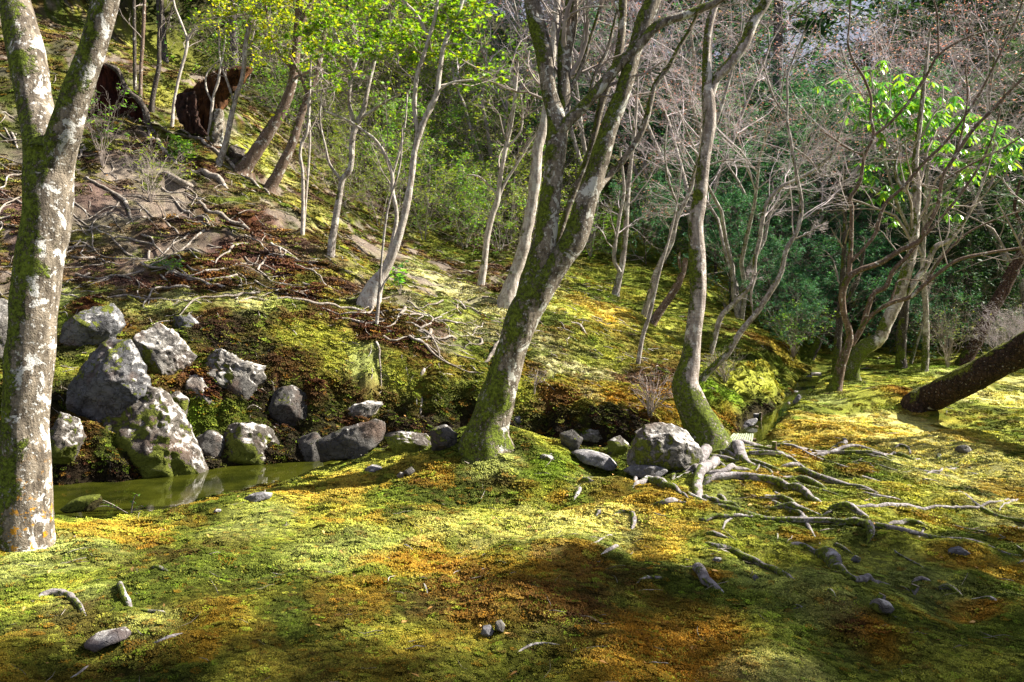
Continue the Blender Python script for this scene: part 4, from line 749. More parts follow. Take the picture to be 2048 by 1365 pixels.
# ------------------------------------------------------------------ stumps
def blade(name, pts, d, thick, mat, parent, base, bulge=.25, seed=0, inner=None, dd=None):
    """a curved slab of broken trunk: outline measured on the photo, bulging in depth, with real thickness"""
    P = np.array([px(u, v, d) for u, v in pts]); c = P.mean(0); n = 96
    Q = np.vstack([P, P[:1]]); L = np.r_[0, np.cumsum(np.linalg.norm(np.diff(Q, axis=0), axis=1))]
    E = np.stack([np.interp(np.linspace(0, L[-1], n, endpoint=False), L, Q[:, k]) for k in range(3)], -1)
    E = E + .035 * fbm(E * 6, 3, seed)[:, None] * nrm(E - c)
    rings = np.linspace(1, 0, 12); V = []
    for side in (-1, 1):
        for r in rings:
            p = c + (E - c) * r; dep = bulge * (1 - r ** 2) * (1 if side < 0 else .6) + side * -thick * .5 * (0 if r == 1 else 1)
            rid = .14 * np.abs(fbm(np.c_[p[:, 0] * 11, p[:, 0] * 0, p[:, 2] * 2.2], 4, seed + 2)) * (r < 1)
            p = p + np.array([0, 1, 0]) * (dep + rid)[:, None]; V.append(p)
    V = np.vstack(V); idx = np.arange(len(V)).reshape(2, 12, n); fs = []
    for k, sgn in ((0, 1), (1, -1)):
        a = idx[k]; nx = np.roll(a, -1, 1); f = np.stack([a[:-1], nx[:-1], nx[1:], a[1:]], -1).reshape(-1, 4); fs.append(f[:, ::sgn])
    a, b = idx[0, 0], idx[1, 0]; fs.append(np.stack([a, b, np.roll(b, -1), np.roll(a, -1)], -1))
    return mk(name, V, np.vstack(fs), mat, parent, base)
def tz(u, v): return hitp(u, v)
d = 15.6; b0, d = hitp(305, 262)
e = thing('hollow_stump', 'dark red hollow shell of a rotten stump behind the fork of the stout tree', 'tree stump', b0)
blade('trunk_shell', C(0,0,2.904,[(560,380),(620,370),(680,410),(710,460),(735,530),(790,580),(840,640),(860,720),(870,780),(760,760),(640,720),(560,640),(540,520)]), d + .15, .12, M['stump_red'], e, b0, .45, 1)
Q = limb3(C(0,0,2.904,[(610,372,14),(672,402,26),(702,440,26),(722,500,28),(765,548,30),(812,590,32),(848,650,34),(862,730,38),(905,800,30)]), d); V, F = tube_mesh(Q, 14, amp=.2, fr=8)
mk('bark_rim', V, F, M['bark_dark'], e, b0)
b0, d = hitp(415, 275)
e = thing('broken_stump', 'broken orange brown stump leaning right and tapering to a split point above a dark hollow', 'tree stump', b0)
blade('trunk_shell', C(0,0,2.904,[(1040,560),(1075,520),(1125,515),(1150,480),(1180,475),(1215,430),(1260,415),(1290,385),(1340,400),(1375,380),(1478,392),(1450,425),(1432,460),(1395,480),(1378,525),(1330,545),(1318,590),(1290,640),(1282,700),(1235,760),(1200,790),(1150,790),(1060,720),(1030,640)]), d - .1, .25, M['stump_orange'], e, b0, -.12, 5)
blade('hollow', C(0,0,2.904,[(1030,540),(1130,530),(1150,620),(1160,720),(1210,790),(1110,780),(1040,720),(1015,620)]), d - .55, .1, M['stump_dark'], e, b0, -.1, 6)  # near-black slab, the shade inside the hollow put into its colour
Q = limb3(C(0,0,2.904,[(1270,640,60),(1262,720,66),(1255,790,80),(1250,860,90)]), d - .25); V, F = tube_mesh(Q, 16, amp=.15, fr=6)
mk('side_trunk', V, F, M['bark_mid'], e, b0)
b0, d = hitp(470, 322)
e = thing('rotten_stump', 'small black rotten stump between the leaning trunks and the slender curved tree', 'tree stump', b0)
V, F = tube_mesh(np.array([np.r_[b0 - [0,0,.2], .22], np.r_[b0 + [0,0,.05], .2], np.r_[b0 + [0.03,0,.28], .13]]), 18, amp=.5, fr=9, step=.04); mk('stump_body', V, F, M['bark_dark'], e, b0)
for (c, pts, lab) in [((1100,860,2.16), [(1566,712,26),(1572,690,34),(1578,672,34)], 'small sawn root stub standing by the dark roots at the right'),
                      ((1100,860,2.16), [(1425,745,38),(1428,728,36),(1436,712,32)], 'short sawn stub just above the pale round knob'),
                      ((1348,450,2.904), [(583,1325,26),(583,1300,26),(583,1260,26)], 'brown wooden stake at the corner of the golden moss'),
                      ((1348,450,2.904), [(498,1165,18),(500,1130,18),(503,1092,18)], 'taller wooden stake beside the bamboo cover'),
                      ((1348,450,2.904), [(478,1205,16),(479,1190,16),(480,1170,16)], 'small stake at the far corner of the bamboo cover')]:
    q = C(*c, pts); b0, d = hitp(*q[0][:2]); Q = limb3(q, d); Q = np.vstack([Q[0] - [0, 0, .12, 0], Q]); V, F = tube_mesh(Q, 14, amp=.08, step=.02)
    stake = 'stake' in lab; e = thing('wooden_stake' if stake else 'root_stub', lab, 'stake' if stake else 'stump', b0)
    V, Fs = V[:-1], F[0]; mk('post' if stake else 'bark', V, Fs, M['bark_brown' if stake else 'root'], e, b0)
    cap = V[-14:] + nrm(Q[-1:, :3] - Q[-2:-1, :3]) * .002; mk('cut_face', cap, [np.arange(14)[None]], M['wood_cut'], e, b0, smooth=False)

# ------------------------------------------------------------------ rocks
def ico(n):
    me = bpy.data.meshes.new('t'); import bmesh as bm_
    b = bm_.new(); bm_.ops.create_icosphere(b, subdivisions=n, radius=1.0); b.to_mesh(me); b.free()
    V = np.zeros(len(me.vertices) * 3); me.vertices.foreach_get('co', V); F = np.zeros(len(me.polygons) * 3, int); me.polygons.foreach_get('vertices', F)
    bpy.data.meshes.remove(me); return V.reshape(-1, 3), F.reshape(-1, 3)
ICO = {n: ico(n) for n in (2, 3, 4, 5, 6)}
def rock(out, label, mat, depth=.7, dd=0.0, name='rock', cat='rock', nf=13, rough=1.0, lv=5, d=None, tilt=.5, group=None, seed=None, sink=0.0):
    out = np.array([p[:2] for p in out], float); seed = int(out.sum()) % 997 if seed is None else seed; r_ = np.random.default_rng(seed)
    bot = out[np.argmax(out[:, 1])]; d = (hit(out[:, 0].mean(), bot[1]) if d is None else d) + dd
    out = out.mean(0) + (out - out.mean(0)) * (1.16 if out[:, 0].max() < 900 and out[:, 1].min() < 960 else 1.08); P = np.array([px(u, v, d) for u, v in out]); c = (P.min(0) + P.max(0)) / 2; q = np.c_[P[:, 0] - c[0], P[:, 2] - c[2]]
    D, F = ICO[lv]; a = np.arctan2(D[:, 2], D[:, 0])
    pa = np.arctan2(q[:, 1], q[:, 0]); o = np.argsort(pa); pa = pa[o]; qq = q[o]
    # outline radius along a direction (star shaped), by crossing the outline's edges
    rad = np.full(len(D), 1e9); ca, sa = np.cos(a), np.sin(a)
    for i in range(len(qq)):
        p1, p2 = qq[i], qq[(i + 1) % len(qq)]; e = p2 - p1; den = ca * e[1] - sa * e[0]
        with np.errstate(divide='ignore', invalid='ignore'):
            t = (p1[0] * e[1] - p1[1] * e[0]) / den; w = (p1[0] * sa - p1[1] * ca) / den
        ok = (t > 0) & (w >= -1e-6) & (w <= 1 + 1e-6); rad = np.where(ok, np.minimum(rad, t), rad)
    sz = np.linalg.norm(q, axis=1).mean(); rad = np.where(rad > 1e8, sz, rad); dp = depth * sz
    hor = np.hypot(D[:, 0], D[:, 2]); V = np.stack([ca * rad * hor ** .6, D[:, 1] * dp, sa * rad * hor ** .6], -1)
    for _ in range(nf):           # broken facets
        n = nrm(np.array([r_.normal(0, .6), -abs(r_.normal(.8, .3)), r_.normal(.25, .5)])); ext = (V @ n).max(); cut = ext * r_.uniform(.70, .90)
        ex = np.maximum(V @ n - cut, 0); V = V - n * (ex * .9)[:, None]
    nn = nrm(V); W_ = V + c
    V = V + nn * (rough * sz * (.05 * fbm(W_ * 2.2 / sz * .6, 3, seed) - .08 * np.abs(fbm(W_ * 4.5 / sz * .6, 4, seed + 1)) + .03 * fbm(W_ * 14, 4, seed + 2)))[:, None]
    V[:, 2] -= sink; V[:, 1] += dp * (.26 if c[2] > .05 and c[1] > 8 and c[0] < .5 else .1); V += c
    ob = mk(name, V, F, M[mat], base=c); tag(ob, label, cat, group); return ob
K2 = lambda p: C(0, 450, 2.1, p); K4 = lambda p: C(650, 480, 2.73, p)
rock(K2([(262,490),(280,420),(320,385),(370,362),(440,338),(485,385),(492,420),(440,500),(360,520),(290,512)]), 'rounded grey rock highest on the left of the bank', 'rock', .7, .1)
rock(K2([(293,700),(335,610),(375,530),(430,493),(515,506),(560,590),(598,690),(550,770),(450,815),(345,865),(300,800)]), 'tall blue grey boulder standing on the bank above the pond', 'rock', .55, .25, lv=6)
rock(K2([(562,610),(575,480),(640,421),(700,450),(795,560),(745,625),(665,678),(590,655)]), 'pale topped boulder with a rusty underside right of the tall grey boulder', 'rock_pale', .7, .25, lv=6)
rock(K2([(690,455),(760,468),(815,495),(800,560),(745,540)]), 'flat pale slab just behind the pale topped boulder', 'rock_pale', .6, .5, lv=4)
rock(K2([(722,395),(790,380),(862,430),(858,485),(800,470),(740,440)]), 'grey block under the bank edge beyond the flat slab', 'rock', .6, .25, lv=5)
rock(K2([(812,535),(870,522),(950,545),(1085,600),(1082,690),(1030,730),(955,705),(870,630)]), 'long jagged pale rock jutting right below the mossy ledge', 'rock_pale', .6, .15, rough=1.9, lv=6)
rock(K2([(735,650),(830,630),(872,700),(905,740),(952,812),(865,792),(795,710)]), 'slanting pale rock with a dark moss cap below the jagged rock', 'rock_pale', .6, .15)
rock(K2([(785,765),(850,745),(895,795),(865,828),(790,808)]), 'small dark rock under the slanting one', 'rock_dark', .6, .1, lv=4)
rock(K2([(395,870),(465,765),(550,710),(645,725),(722,805),(755,900),(795,960),(826,1040),(790,1085),(700,1105),(560,1112),(470,1090),(420,980)]), 'big moss covered boulder with a white top standing in the pond', 'rock_moss', .62, .15, lv=6, nf=9)
rock(K2([(632,722),(680,702),(712,760),(705,795),(660,770)]), 'little grey rock behind the big moss covered boulder', 'rock', .7, .5, lv=4)
rock(K2([(1108,775),(1150,715),(1215,672),(1270,720),(1300,770),(1310,825),(1255,868),(1165,855)]), 'dark triangular rock in the bank above the water', 'rock_dark', .6, .15)
rock(K2([(895,890),(970,846),(1050,838),(1130,855),(1175,930),(1165,1000),(1060,1010),(940,975)]), 'rounded brown grey rock with pebbly lichen at the water edge', 'rock_moss', .6, .1)
rock(K4([(-20,1010),(60,965),(150,905),(250,880),(305,890),(240,965),(60,1035),(-20,1060)]), 'long pale rock ledge under hanging roots on the bank', 'rock_pale', .5, .15)
rock(K4([(-30,1100),(100,1040),(260,990),(330,1010),(300,1100),(200,1180),(0,1200)]), 'dark overhanging rock above the narrow end of the pond', 'rock_dark', .6, .1)
rock(K4([(330,1070),(420,1050),(540,1065),(580,1110),(540,1160),(400,1170)]), 'low moss topped rock at the narrow end of the pond', 'rock_moss', .6, .05)
for pts, lab, mt in [([(225,700),(250,685),(270,700),(262,740),(235,745)], 'small dark wedge of rock between the tall and the pale topped boulders', 'rock_dark'),
                     ([(330,800),(352,785),(372,800),(365,835),(335,830)], 'mossy stone above the pond right of the mossy boulder', 'rock_moss'),
                     ([(450,760),(480,750),(505,770),(495,800),(460,800)], 'shaded stone under the long jagged rock', 'rock_dark'),
                     ([(390,880),(420,862),(445,880),(440,915),(400,920)], 'low dark stone at the water right of the mossy boulder', 'rock_dark'),
                     ([(595,880),(630,868),(650,890),(640,925),(600,925)], 'wet dark stone under the triangular rock', 'rock_dark'),
                     ([(860,860),(890,850),(915,870),(905,905),(865,905)], 'dark rock in the hollow left of the leaning tree foot', 'rock_dark'),
                     ([(1120,870),(1145,860),(1165,878),(1155,905),(1125,903)], 'dark stone in the gully right of the leaning tree', 'rock_dark'),
                     ([(1215,885),(1240,872),(1258,890),(1250,915),(1220,915)], 'mossy stone beside the large fissured boulder', 'rock_moss')]:
    rock(pts, lab, mt, .8, .05, lv=4)
rock([(-60,640),(-10,600),(16,620),(18,700),(5,740),(-60,740)], 'pale pink grey rock at the left edge behind the stout tree', 'rock_pale', .7, .1)
rock([(95,880),(118,832),(150,842),(160,880),(140,925),(104,925)], 'reddish earth covered rock right beside the stout tree above the pond', 'rock_moss', .7, .0)
rock(K4([(1376,1062),(1440,1032),(1522,1038),(1538,1080),(1480,1112),(1400,1095)]), 'small bright white rock between the two dark hollows', 'rock_pale', .8, .05, lv=4)
rock(K4([(1665,1190),(1710,1055),(1790,1008),(1905,1018),(1995,1048),(2045,1130),(2060,1210),(1950,1245),(1800,1262),(1675,1235)]), 'large fissured grey boulder against the curved pale tree', 'rock_pale', .7, .0, lv=6)
rock(K4([(1355,1165),(1420,1148),(1550,1185),(1602,1235),(1560,1255),(1400,1210)]), 'flat bluish stepping stone on the mound shoulder', 'stone_flat', 1.2, -.05, lv=4, rough=.7)
rock(K4([(1640,1265),(1690,1240),(1800,1234),(1872,1258),(1868,1288),(1750,1298),(1680,1290)]), 'flat pale stepping stone under the big boulder', 'stone_flat', 1.2, -.05, lv=4, rough=.7)
rock(K4([(1035,975),(1060,962),(1105,990),(1090,1025),(1045,1012)]), 'small bluish rock right of the leaning tree foot', 'stone_flat', .8, .05, lv=4)
rock(K4([(1120,965),(1150,955),(1168,975),(1160,1000),(1130,995)]), 'tiny pale rock beside the small bluish one', 'rock_pale', .8, .05, lv=3)
rock(K2([(255,1195),(300,1160),(340,1142),(412,1136),(424,1170),(385,1200),(280,1210)]), 'low yellow mossed stone rising from the pond', 'rock_pool', .6, 0, lv=5, d=6.55, rough=.4, nf=2)
rock([(485,1000),(500,990),(520,987),(542,990),(538,998),(510,1003)], 'grey white stone on the near pond edge', 'stone_flat', 1.2, 0, lv=4)
rock([(425,1023),(432,1019),(442,1020),(440,1025)], 'small pale pebble left of the grey white stone', 'stone_flat', 1.0, 0, lv=3, name='pebble', cat='pebble')
rock([(725,942),(742,932),(765,936),(752,943)], 'thin flat stone near the narrow end of the pond', 'stone_flat', 1.4, 0, lv=3)
rock([(793,952),(800,945),(808,948),(806,957),(797,957)], 'round white pebble beside a dark stone under the mound', 'rock_pale', 1.0, 0, lv=3, name='pebble', cat='pebble')
rock([(807,945),(822,935),(830,944),(822,953)], 'dark little stone beside the round white pebble', 'rock_dark', 1.0, 0, lv=3)
rock([(1076,920),(1085,910),(1105,912),(1108,920)], 'small pinkish stone on the crest of the mound', 'rock_pale', 1.0, 0, lv=3)
rock([(1084,916),(1092,908),(1104,907),(1108,916)], 'second little stone touching the pinkish one', 'stone_flat', 1.0, .12, lv=3)
rock([(170,1285),(190,1270),(215,1268),(240,1262),(255,1275),(225,1285),(200,1300)], 'flat grey stone in the pale moss patch at the lower left', 'stone_flat', 1.2, 0, lv=4, rough=.6, nf=2)
rock([(962,1268),(966,1255),(980,1252),(988,1262),(982,1273)], 'rounded blue grey stone in the lichen cushion', 'stone_flat', 1.0, 0, lv=4, nf=2, rough=.4)
rock([(990,1258),(992,1245),(1002,1242),(1010,1252),(1006,1264)], 'lichen speckled round stone right of the blue grey one', 'rock_pale', 1.0, 0, lv=4, nf=2, rough=.4)
rock(C(1100,860,2.16,[(1720,535),(1745,515),(1775,508),(1812,530),(1790,540),(1745,542)]), 'pale pointed stone on the shaded moss at the right', 'stone_flat', 1.0, 0, lv=4)
rock(C(1100,860,2.16,[(1388,765),(1400,745),(1430,736),(1465,745),(1482,770),(1465,790),(1410,785)]), 'pale round knob on top of the orange moss mound', 'rock_pale', 1.0, 0, lv=4, nf=1, rough=.3)
rock(C(1100,860,2.16,[(1755,95),(1770,72),(1800,68),(1825,85),(1820,105)]), 'brown stone in the shadow on the golden moss', 'rock_dark', 1.0, 0, lv=4)
rock(C(1100,860,2.16,[(1070,390),(1085,375),(1110,373),(1122,385),(1100,395)]), 'little pale stone between the big roots', 'stone_flat', 1.0, 0, lv=3)
rock(C(1100,860,2.16,[(875,640),(885,628),(902,632),(903,650),(885,655)]), 'tiny grey stone left of the long diagonal root', 'stone_flat', 1.0, 0, lv=3)
rock(C(1100,860,2.16,[(1300,570),(1325,545),(1345,555),(1330,575)]), 'angular brownish stone at the end of a thin root', 'rock', 1.0, 0, lv=3)
rock(C(1100,860,2.16,[(700,568),(715,553),(745,556),(740,570)]), 'small pale stone near the bent root end', 'stone_flat', 1.0, 0, lv=3)
# stones and pipe along the stream
for (pts, lab) in [([(350,1190),(400,1150),(460,1130),(495,1125),(498,1145),(440,1165),(370,1192)], 'long pale stone edging the channel by the stakes'),
                   ([(435,1105),(470,1095),(510,1100),(505,1118),(450,1118)], 'pale stone behind the long one in the channel'),
                   ([(385,1195),(410,1172),(445,1178),(440,1200)], 'small bluish stone at the end of the bamboo cover'),
                   ([(690,1035),(715,1005),(728,985),(738,1000),(720,1030),(695,1042)], 'curved white stone in the stream bend'),
                   ([(640,1055),(665,1030),(690,1030),(680,1050),(650,1062)], 'white stone downstream of the curved one'),
                   ([(615,1062),(630,1048),(650,1050),(640,1062)], 'smallest white stone lowest in the stream bend'),
                   ([(680,985),(700,965),(725,965),(725,985),(700,992)], 'grey stone at the top of the stream bend'),
                   ([(560,1195),(568,1180),(582,1185),(578,1200)], 'single little stone on the edge of the golden moss'),
                   ([(765,885),(785,872),(810,885),(800,895)], 'flat stone under the mouth of the pipe')]:
    rock(C(1348,450,2.904,pts), lab, 'stone_flat', 1.0, 0, lv=4, rough=.8, name='stream_stone', cat='stone')
b0, d = hitp(1348 + 830/2.904, 450 + 885/2.904)
e = thing('drain_pipe', 'short grey cut bamboo pipe feeding the stream behind the moss lawn', 'pipe', b0)
Q = limb3(C(1348,450,2.904,[(795,868,22),(825,868,23),(855,870,22)]), d); V, F = tube_mesh(Q, 16, amp=.03, step=.05); mk('pipe_body', V, F, M['bark_pale'], e, b0)
ring = Q[:1].copy(); V, F = tubes(np.array([[Q[0,:3] - [.004,0,0], Q[0,:3] - [.003,0,0]]]), np.array([[.001, Q[0,3] * .8]]), 16); mk('mouth', V, F, M['stump_red'], e, b0)

# bamboo cover over the channel: slats side by side on two battens
q0 = C(1348,450,2.904,[(290,1285),(300,1240),(330,1215),(460,1215),(455,1305)])
LIFTB = np.array([0, 0, .03]); bl = LIFTB + px(*C(1348,450,2.904,[(292,1288)])[0], 8.75); br = LIFTB + px(*C(1348,450,2.904,[(452,1305)])[0], 8.62)
tl = px(*C(1348,450,2.904,[(342,1217)])[0], 9.35); tr = px(*C(1348,450,2.904,[(462,1217)])[0], 9.35)
e = thing('bamboo_cover', 'small cover of pale bamboo slats laid side by side over the stream channel', 'bamboo cover', (bl + br) / 2)
NS = 10
for k in range(NS):
    t = (k + .5) / NS; a = bl + (br - bl) * t; b = tl + (tr - tl) * t; a = a + nrm(b - a) * rng.uniform(-.03, .02); w = np.linalg.norm(br - bl) / NS * .42
    K_ = 14; P = np.array([a + (b - a) * q for q in np.linspace(0, 1, K_)]); R = np.full(K_, w) * (1 + .12 * (np.arange(K_) % 5 == k % 5)); R[0] *= .97
    P[:, 2] += rng.uniform(-.004, .004); V, F = tubes(P[None], R[None], 10); mk('slat', V, [F, np.arange(10)[None]], M['bamboo'], e, (bl + br) / 2)
for t in (.15, .85):
    a = bl + (tl - bl) * t; b = br + (tr - br) * t; P = np.array([a + (b - a) * q for q in (-.12, .5, 1.12)]); P[:, 2] -= .045; V, F = tubes(P[None], np.full((1, 3), .022), 8); mk('batten', V, F, M['bark_brown'], e, (bl + br) / 2)

# ------------------------------------------------------------------ shrubs and small plants
def shrub(u, v, h_px, w_px, label, lmat='leaf_shrub', shape=LF_OVAL, lsize=.05, n=14, per=3, tmat='twig_grey', name='shrub', dd=0, keep=1, lv=2, group=None, thick=.005):
    b0, d = hitp(u, v); d += 0; hh, ww = h_px / FPX * d, w_px / FPX * d * .5
    K = 7; t = np.linspace(0, 1, K)[None, :, None]; an = rng.uniform(0, 2*np.pi, n); rad = ww * np.sqrt(rng.random(n))
    tip = np.c_[np.cos(an) * rad, np.sin(an) * rad, hh * rng.uniform(.55, 1, n)]
    P = b0 + t ** 1.2 * tip[:, None] * np.array([1, 1, 0]) + t ** .85 * tip[:, None] * np.array([0, 0, 1]); P[:, 1:] += rng.normal(0, .02 * hh, (n, K - 1, 3)); P[:, 0, 2] -= .05
    R = np.repeat(np.linspace(thick, thick * .4, K)[None], n, 0); bag = Bag(); V, F = tubes(P, R, 5); bag.add(V, F); Q = P
    for _ in range(lv):
        Q, R = grow(Q, R, 4, .5, .3, (.4, 1), .25, 4, .05, 1, .6, .0012, .04); V, F = tubes(Q, R, 3); bag.add(V, F)
    e = thing(name, label, 'shrub', b0, group); o = bag.build('stems', M[tmat], e, b0)
    if per:
        Q = Q[rng.random(len(Q)) < keep]; i = rng.integers(1, 4, (len(Q), per)); O_ = Q[np.arange(len(Q))[:, None], i].reshape(-1, 3)
        b2 = Bag(); b2.add(*leaves(O_, shape[0], shape[1], lsize)); o = b2.build('leaves', M[lmat], e, b0); o['kind'] = 'stuff'
    return e
shrub(205, 335, 150, 130, 'leafy thin stemmed shrub in front of the red hollow stump', 'leaf_shrub', LF_LONG, .08, 16, 2, 'twig_grey', keep=.35)
shrub(300, 405, 120, 170, 'low spreading shrub with grey green leaves on the root tangled slope', 'leaf_olive', LF_LONG, .07, 18, 2, 'twig_grey', keep=.4)
shrub(365, 330, 45, 60, 'small dark leaved shrub at the foot of the orange stump', 'leaf_shrub', LF_OVAL, .07, 10, 3)
shrub(1300, 838, 100, 110, 'bare twiggy azalea over red brown moss beside the curved pale tree', 'bud_red', LF_OVAL, .012, 16, 2, 'twig_grey', keep=.4, thick=.007)
shrub(1068, 790, 55, 70, 'little bare twiggy plant on the bank right of the leaning tree', None, LF_OVAL, .02, 6, 0, 'twig_grey', thick=.006)
shrub(1450, 765, 60, 95, 'small round leafless shrub on the bright moss by the slanting tree', 'leaf_shrub', LF_OVAL, .02, 22, 1, 'twig_grey', keep=.3)
shrub(1585, 715, 95, 130, 'light green fine leaved shrub over the gully', 'leaf_shrub', LF_OVAL, .045, 22, 4, 'twig_grey')
shrub(1895, 735, 130, 120, 'airy yellow green shrub beside the brown pine', 'leaf_olive', LF_OVAL, .035, 26, 2, 'twig_grey', keep=.5)
for k, (u, v, hh, w) in enumerate([(2010,735,110,120),(2090,745,130,140),(2170,745,140,150)]):
    shrub(u, v, hh, w, ['dense ball of pinkish grey bare twigs behind the leaning pine', 'bare twiggy bush crossing the right edge behind the pine', 'bare twiggy bush outside the right edge'][k], None, LF_OVAL, .02, 46, 0, 'twig_pink', lv=3, thick=.004)
shrub(800, 590, 65, 60, 'bright green leafy sprig beside the root flared sapling', 'leaf_rhodo', LF_OVAL, .10, 5, 3, lv=1)
shrub(345, 545, 25, 50, 'tiny bright green fern tuft on the maroon slope', 'leaf_rhodo', LF_LONG, .06, 12, 3, lv=1)
shrub(1450, 620, 60, 50, 'small dark seedling on the shaded moss slope', 'leaf_shrub', LF_OVAL, .06, 6, 3, lv=1)
# water plant against the boulder
b0 = px(262, 972, 6.75); b0[2] = -.2
e = thing('water_plant', 'small plant with arching stems and round leaves at the foot of the mossy boulder', 'plant', b0)
bag = Bag(); tips = []
for (a, h_, l) in [(-.35,.12,.20),(-.30,.09,.14),(-.25,.06,.1),(.06,.16,.05),(.03,.10,.03),(.1,.06,.06)]:
    P = np.array([b0 + [a * .1 + a * t, -.02, h_ * math.sin(t * 2)] for t in np.linspace(0, 1, 7)]); V, F = tubes(P[None], np.full((1, 7), .0035), 5); bag.add(V, F); tips += list(P[2:])
bag.build('stems', M['twig_grey'], e, b0)
b2 = Bag(); b2.add(*leaves(np.repeat(np.array(tips), 1, 0), *LF_OVAL, .035, level=.5)); b2.build('leaves', M['leaf_shrub'], e, b0)

# ------------------------------------------------------------------ leafy boughs on hand placed limbs
def boughs(e, anchors, blobs, d, lmat, shape, lsize, dens, whorl=0, tmat='twig_grey', jit=.5, droop=0.0, level=.6, tw=.006):
    B0 = np.array(e.location); bag = Bag(); O = []; anchors = np.array(anchors)
    for (u, v, r) in blobs:
        c = px(u, v, d + rng.uniform(-jit, jit)); rr_ = r / FPX * d; a = anchors[np.argmin(np.linalg.norm(anchors - c, axis=1))]
        mid = (a + c) / 2 + rng.normal(0, .08, 3); Q = np.array([np.r_[a, tw * 1.6], np.r_[mid, tw * 1.3], np.r_[c, tw]]); Cq = spline(Q, 8)
        V, F = tubes(Cq[None, :, :3], Cq[None, :, 3], 6); bag.add(V, F)
        n = int(dens * (r / 50) ** 2); q = rng.normal(size=(n, 3)); q = nrm(q) * (rng.random((n, 1)) ** .4) * rr_ * np.array([1, 1.1, .8]); tip = c + q
        k = rng.integers(3, 8, n); st = Cq[k, :3]; t = np.linspace(0, 1, 5)[None, :, None]
        P = st[:, None] * (1 - t) + tip[:, None] * t; P[:, 1:4] += rng.normal(0, .03, (n, 3, 3)); P[:, :, 2] += (.10 * np.sin(t * math.pi) * rr_)[:, :, 0]
        R = np.repeat(np.linspace(tw * .7, tw * .25, 5)[None], n, 0); V, F = tubes(P, R, 4); bag.add(V, F)
        if whorl: O.append((P[:, -1], whorl))
        else:
            G_, GR = grow(P, R, 5, .4, .4, (.4, 1.0), .2, 4, .0, .5, .6, .001, .06); V, F = tubes(G_, GR, 3); bag.add(V, F)
            i = rng.integers(1, 4, (len(G_), 3)); O.append((G_[np.arange(len(G_))[:, None], i].reshape(-1, 3), 1))
    o = bag.build('twigs', M[tmat], e, B0); o['kind'] = 'stuff'; b2 = Bag()
    for P, w in O:
        if w > 1:
            n = len(P); P2 = np.repeat(P, w, 0); yaw = np.tile(np.arange(w) / w * 2 * np.pi, n) + np.repeat(rng.uniform(0, 6, n), w) + rng.normal(0, .2, n * w)
            dr = np.repeat(rng.uniform(.2, 1.1, n), w) + rng.normal(0, .15, n * w) + droop
            x = np.stack([np.cos(yaw), np.sin(yaw), -dr], -1); b2.add(*leaves(P2, shape[0], shape[1], lsize, level=.9, bydir=x))
        else: b2.add(*leaves(P, shape[0], shape[1], lsize, level=level))
    o = b2.build('leaves', M[lmat], e, B0); o['kind'] = 'stuff'
def anch(pts, d): return [px(p[0], p[1], d) for p in pts]
e, d = TREES['slender forking tree with grey stem left of the root flared sapling']
boughs(e, anch([(705,146),(723,99),(767,73),(738,165),(782,37),(698,201)], d), [(640,40,55),(700,40,60),(690,110,45),(740,90,45),(640,110,45),(760,20,45),(600,60,40),(690,-20,70),(660,160,30)], d, 'leaf_maple', LF_MAPLE, .082, 15, jit=1.0)
e, d = TREES['pale smooth sapling with a broad root flare at the left end of the trodden path']
boughs(e, anch([(879,146),(888,92),(906,48),(833,157),(859,73),(833,29)], d), [(820,110,45),(880,110,45),(870,60,55),(930,50,50),(800,50,50),(950,100,30),(940,0,60),(830,0,60),(770,80,35),(980,90,16),(985,150,16),(1000,20,14),(760,110,30),(890,10,60)], d, 'leaf_maple', LF_MAPLE, .082, 15, jit=1.0)
e, d = TREES['sturdy leaning pale brown tree right of the split orange stump']
boughs(e, anch([(592,103),(596,52),(606,41),(620,10),(540,60)], d), [(480,20,40),(540,40,45),(580,20,50),(620,60,45),(560,90,40),(640,10,50),(510,70,30),(430,10,35),(570,-30,60),(620,120,35)], d, 'leaf_gold', LF_MAPLE, .082, 20, jit=1.2)
e, d = TREES['slender curved grey tree standing in front of the split orange stump']
boughs(e, anch([(485,155),(492,86),(503,28)], d), [(450,60,30),(520,120,28),(460,20,35),(530,10,35),(400,40,30)], d, 'leaf_gold', LF_MAPLE, .075, 14, jit=1.0)
e, d = TREES['gnarled pale tree with an elbow in its trunk behind the many stemmed one']
ee = thing('glossy_leaved_tree', 'bright green tree with drooping glossy leaves behind the bare multi stemmed one', 'tree', hitp(1850, 742)[0]); dg = hitp(1850, 742)[1]
B0 = np.array(ee.location); st = [[(1850,744,16),(1852,640,13),(1846,520,11),(1850,420,9),(1856,300,7),(1850,190,4)], [(1849,520,8),(1800,420,7),(1770,320,6),(1750,200,4),(1740,140,3)], [(1851,440,7),(1900,370,6),(1950,310,5),(2000,270,3)], [(1850,560,7),(1910,470,6),(1960,400,5),(2020,340,3)], [(1800,425,5),(1760,390,4),(1735,375,3)]]
A_ = []
for k, l in enumerate(st):
    Q = limb3(l, dg - .8 * (k > 0)); Q = limb3(l, dg) if k == 0 else limb3([(*p, -.4 * min(j, 3) / 3) for j, p in enumerate(l)], dg); V, F = tube_mesh(Q, 10, amp=.05, seed=k); mk('trunk' if k == 0 else 'branch', V, F, M['bark_thin'], ee, B0); A_ += list(Q[1:, :3])
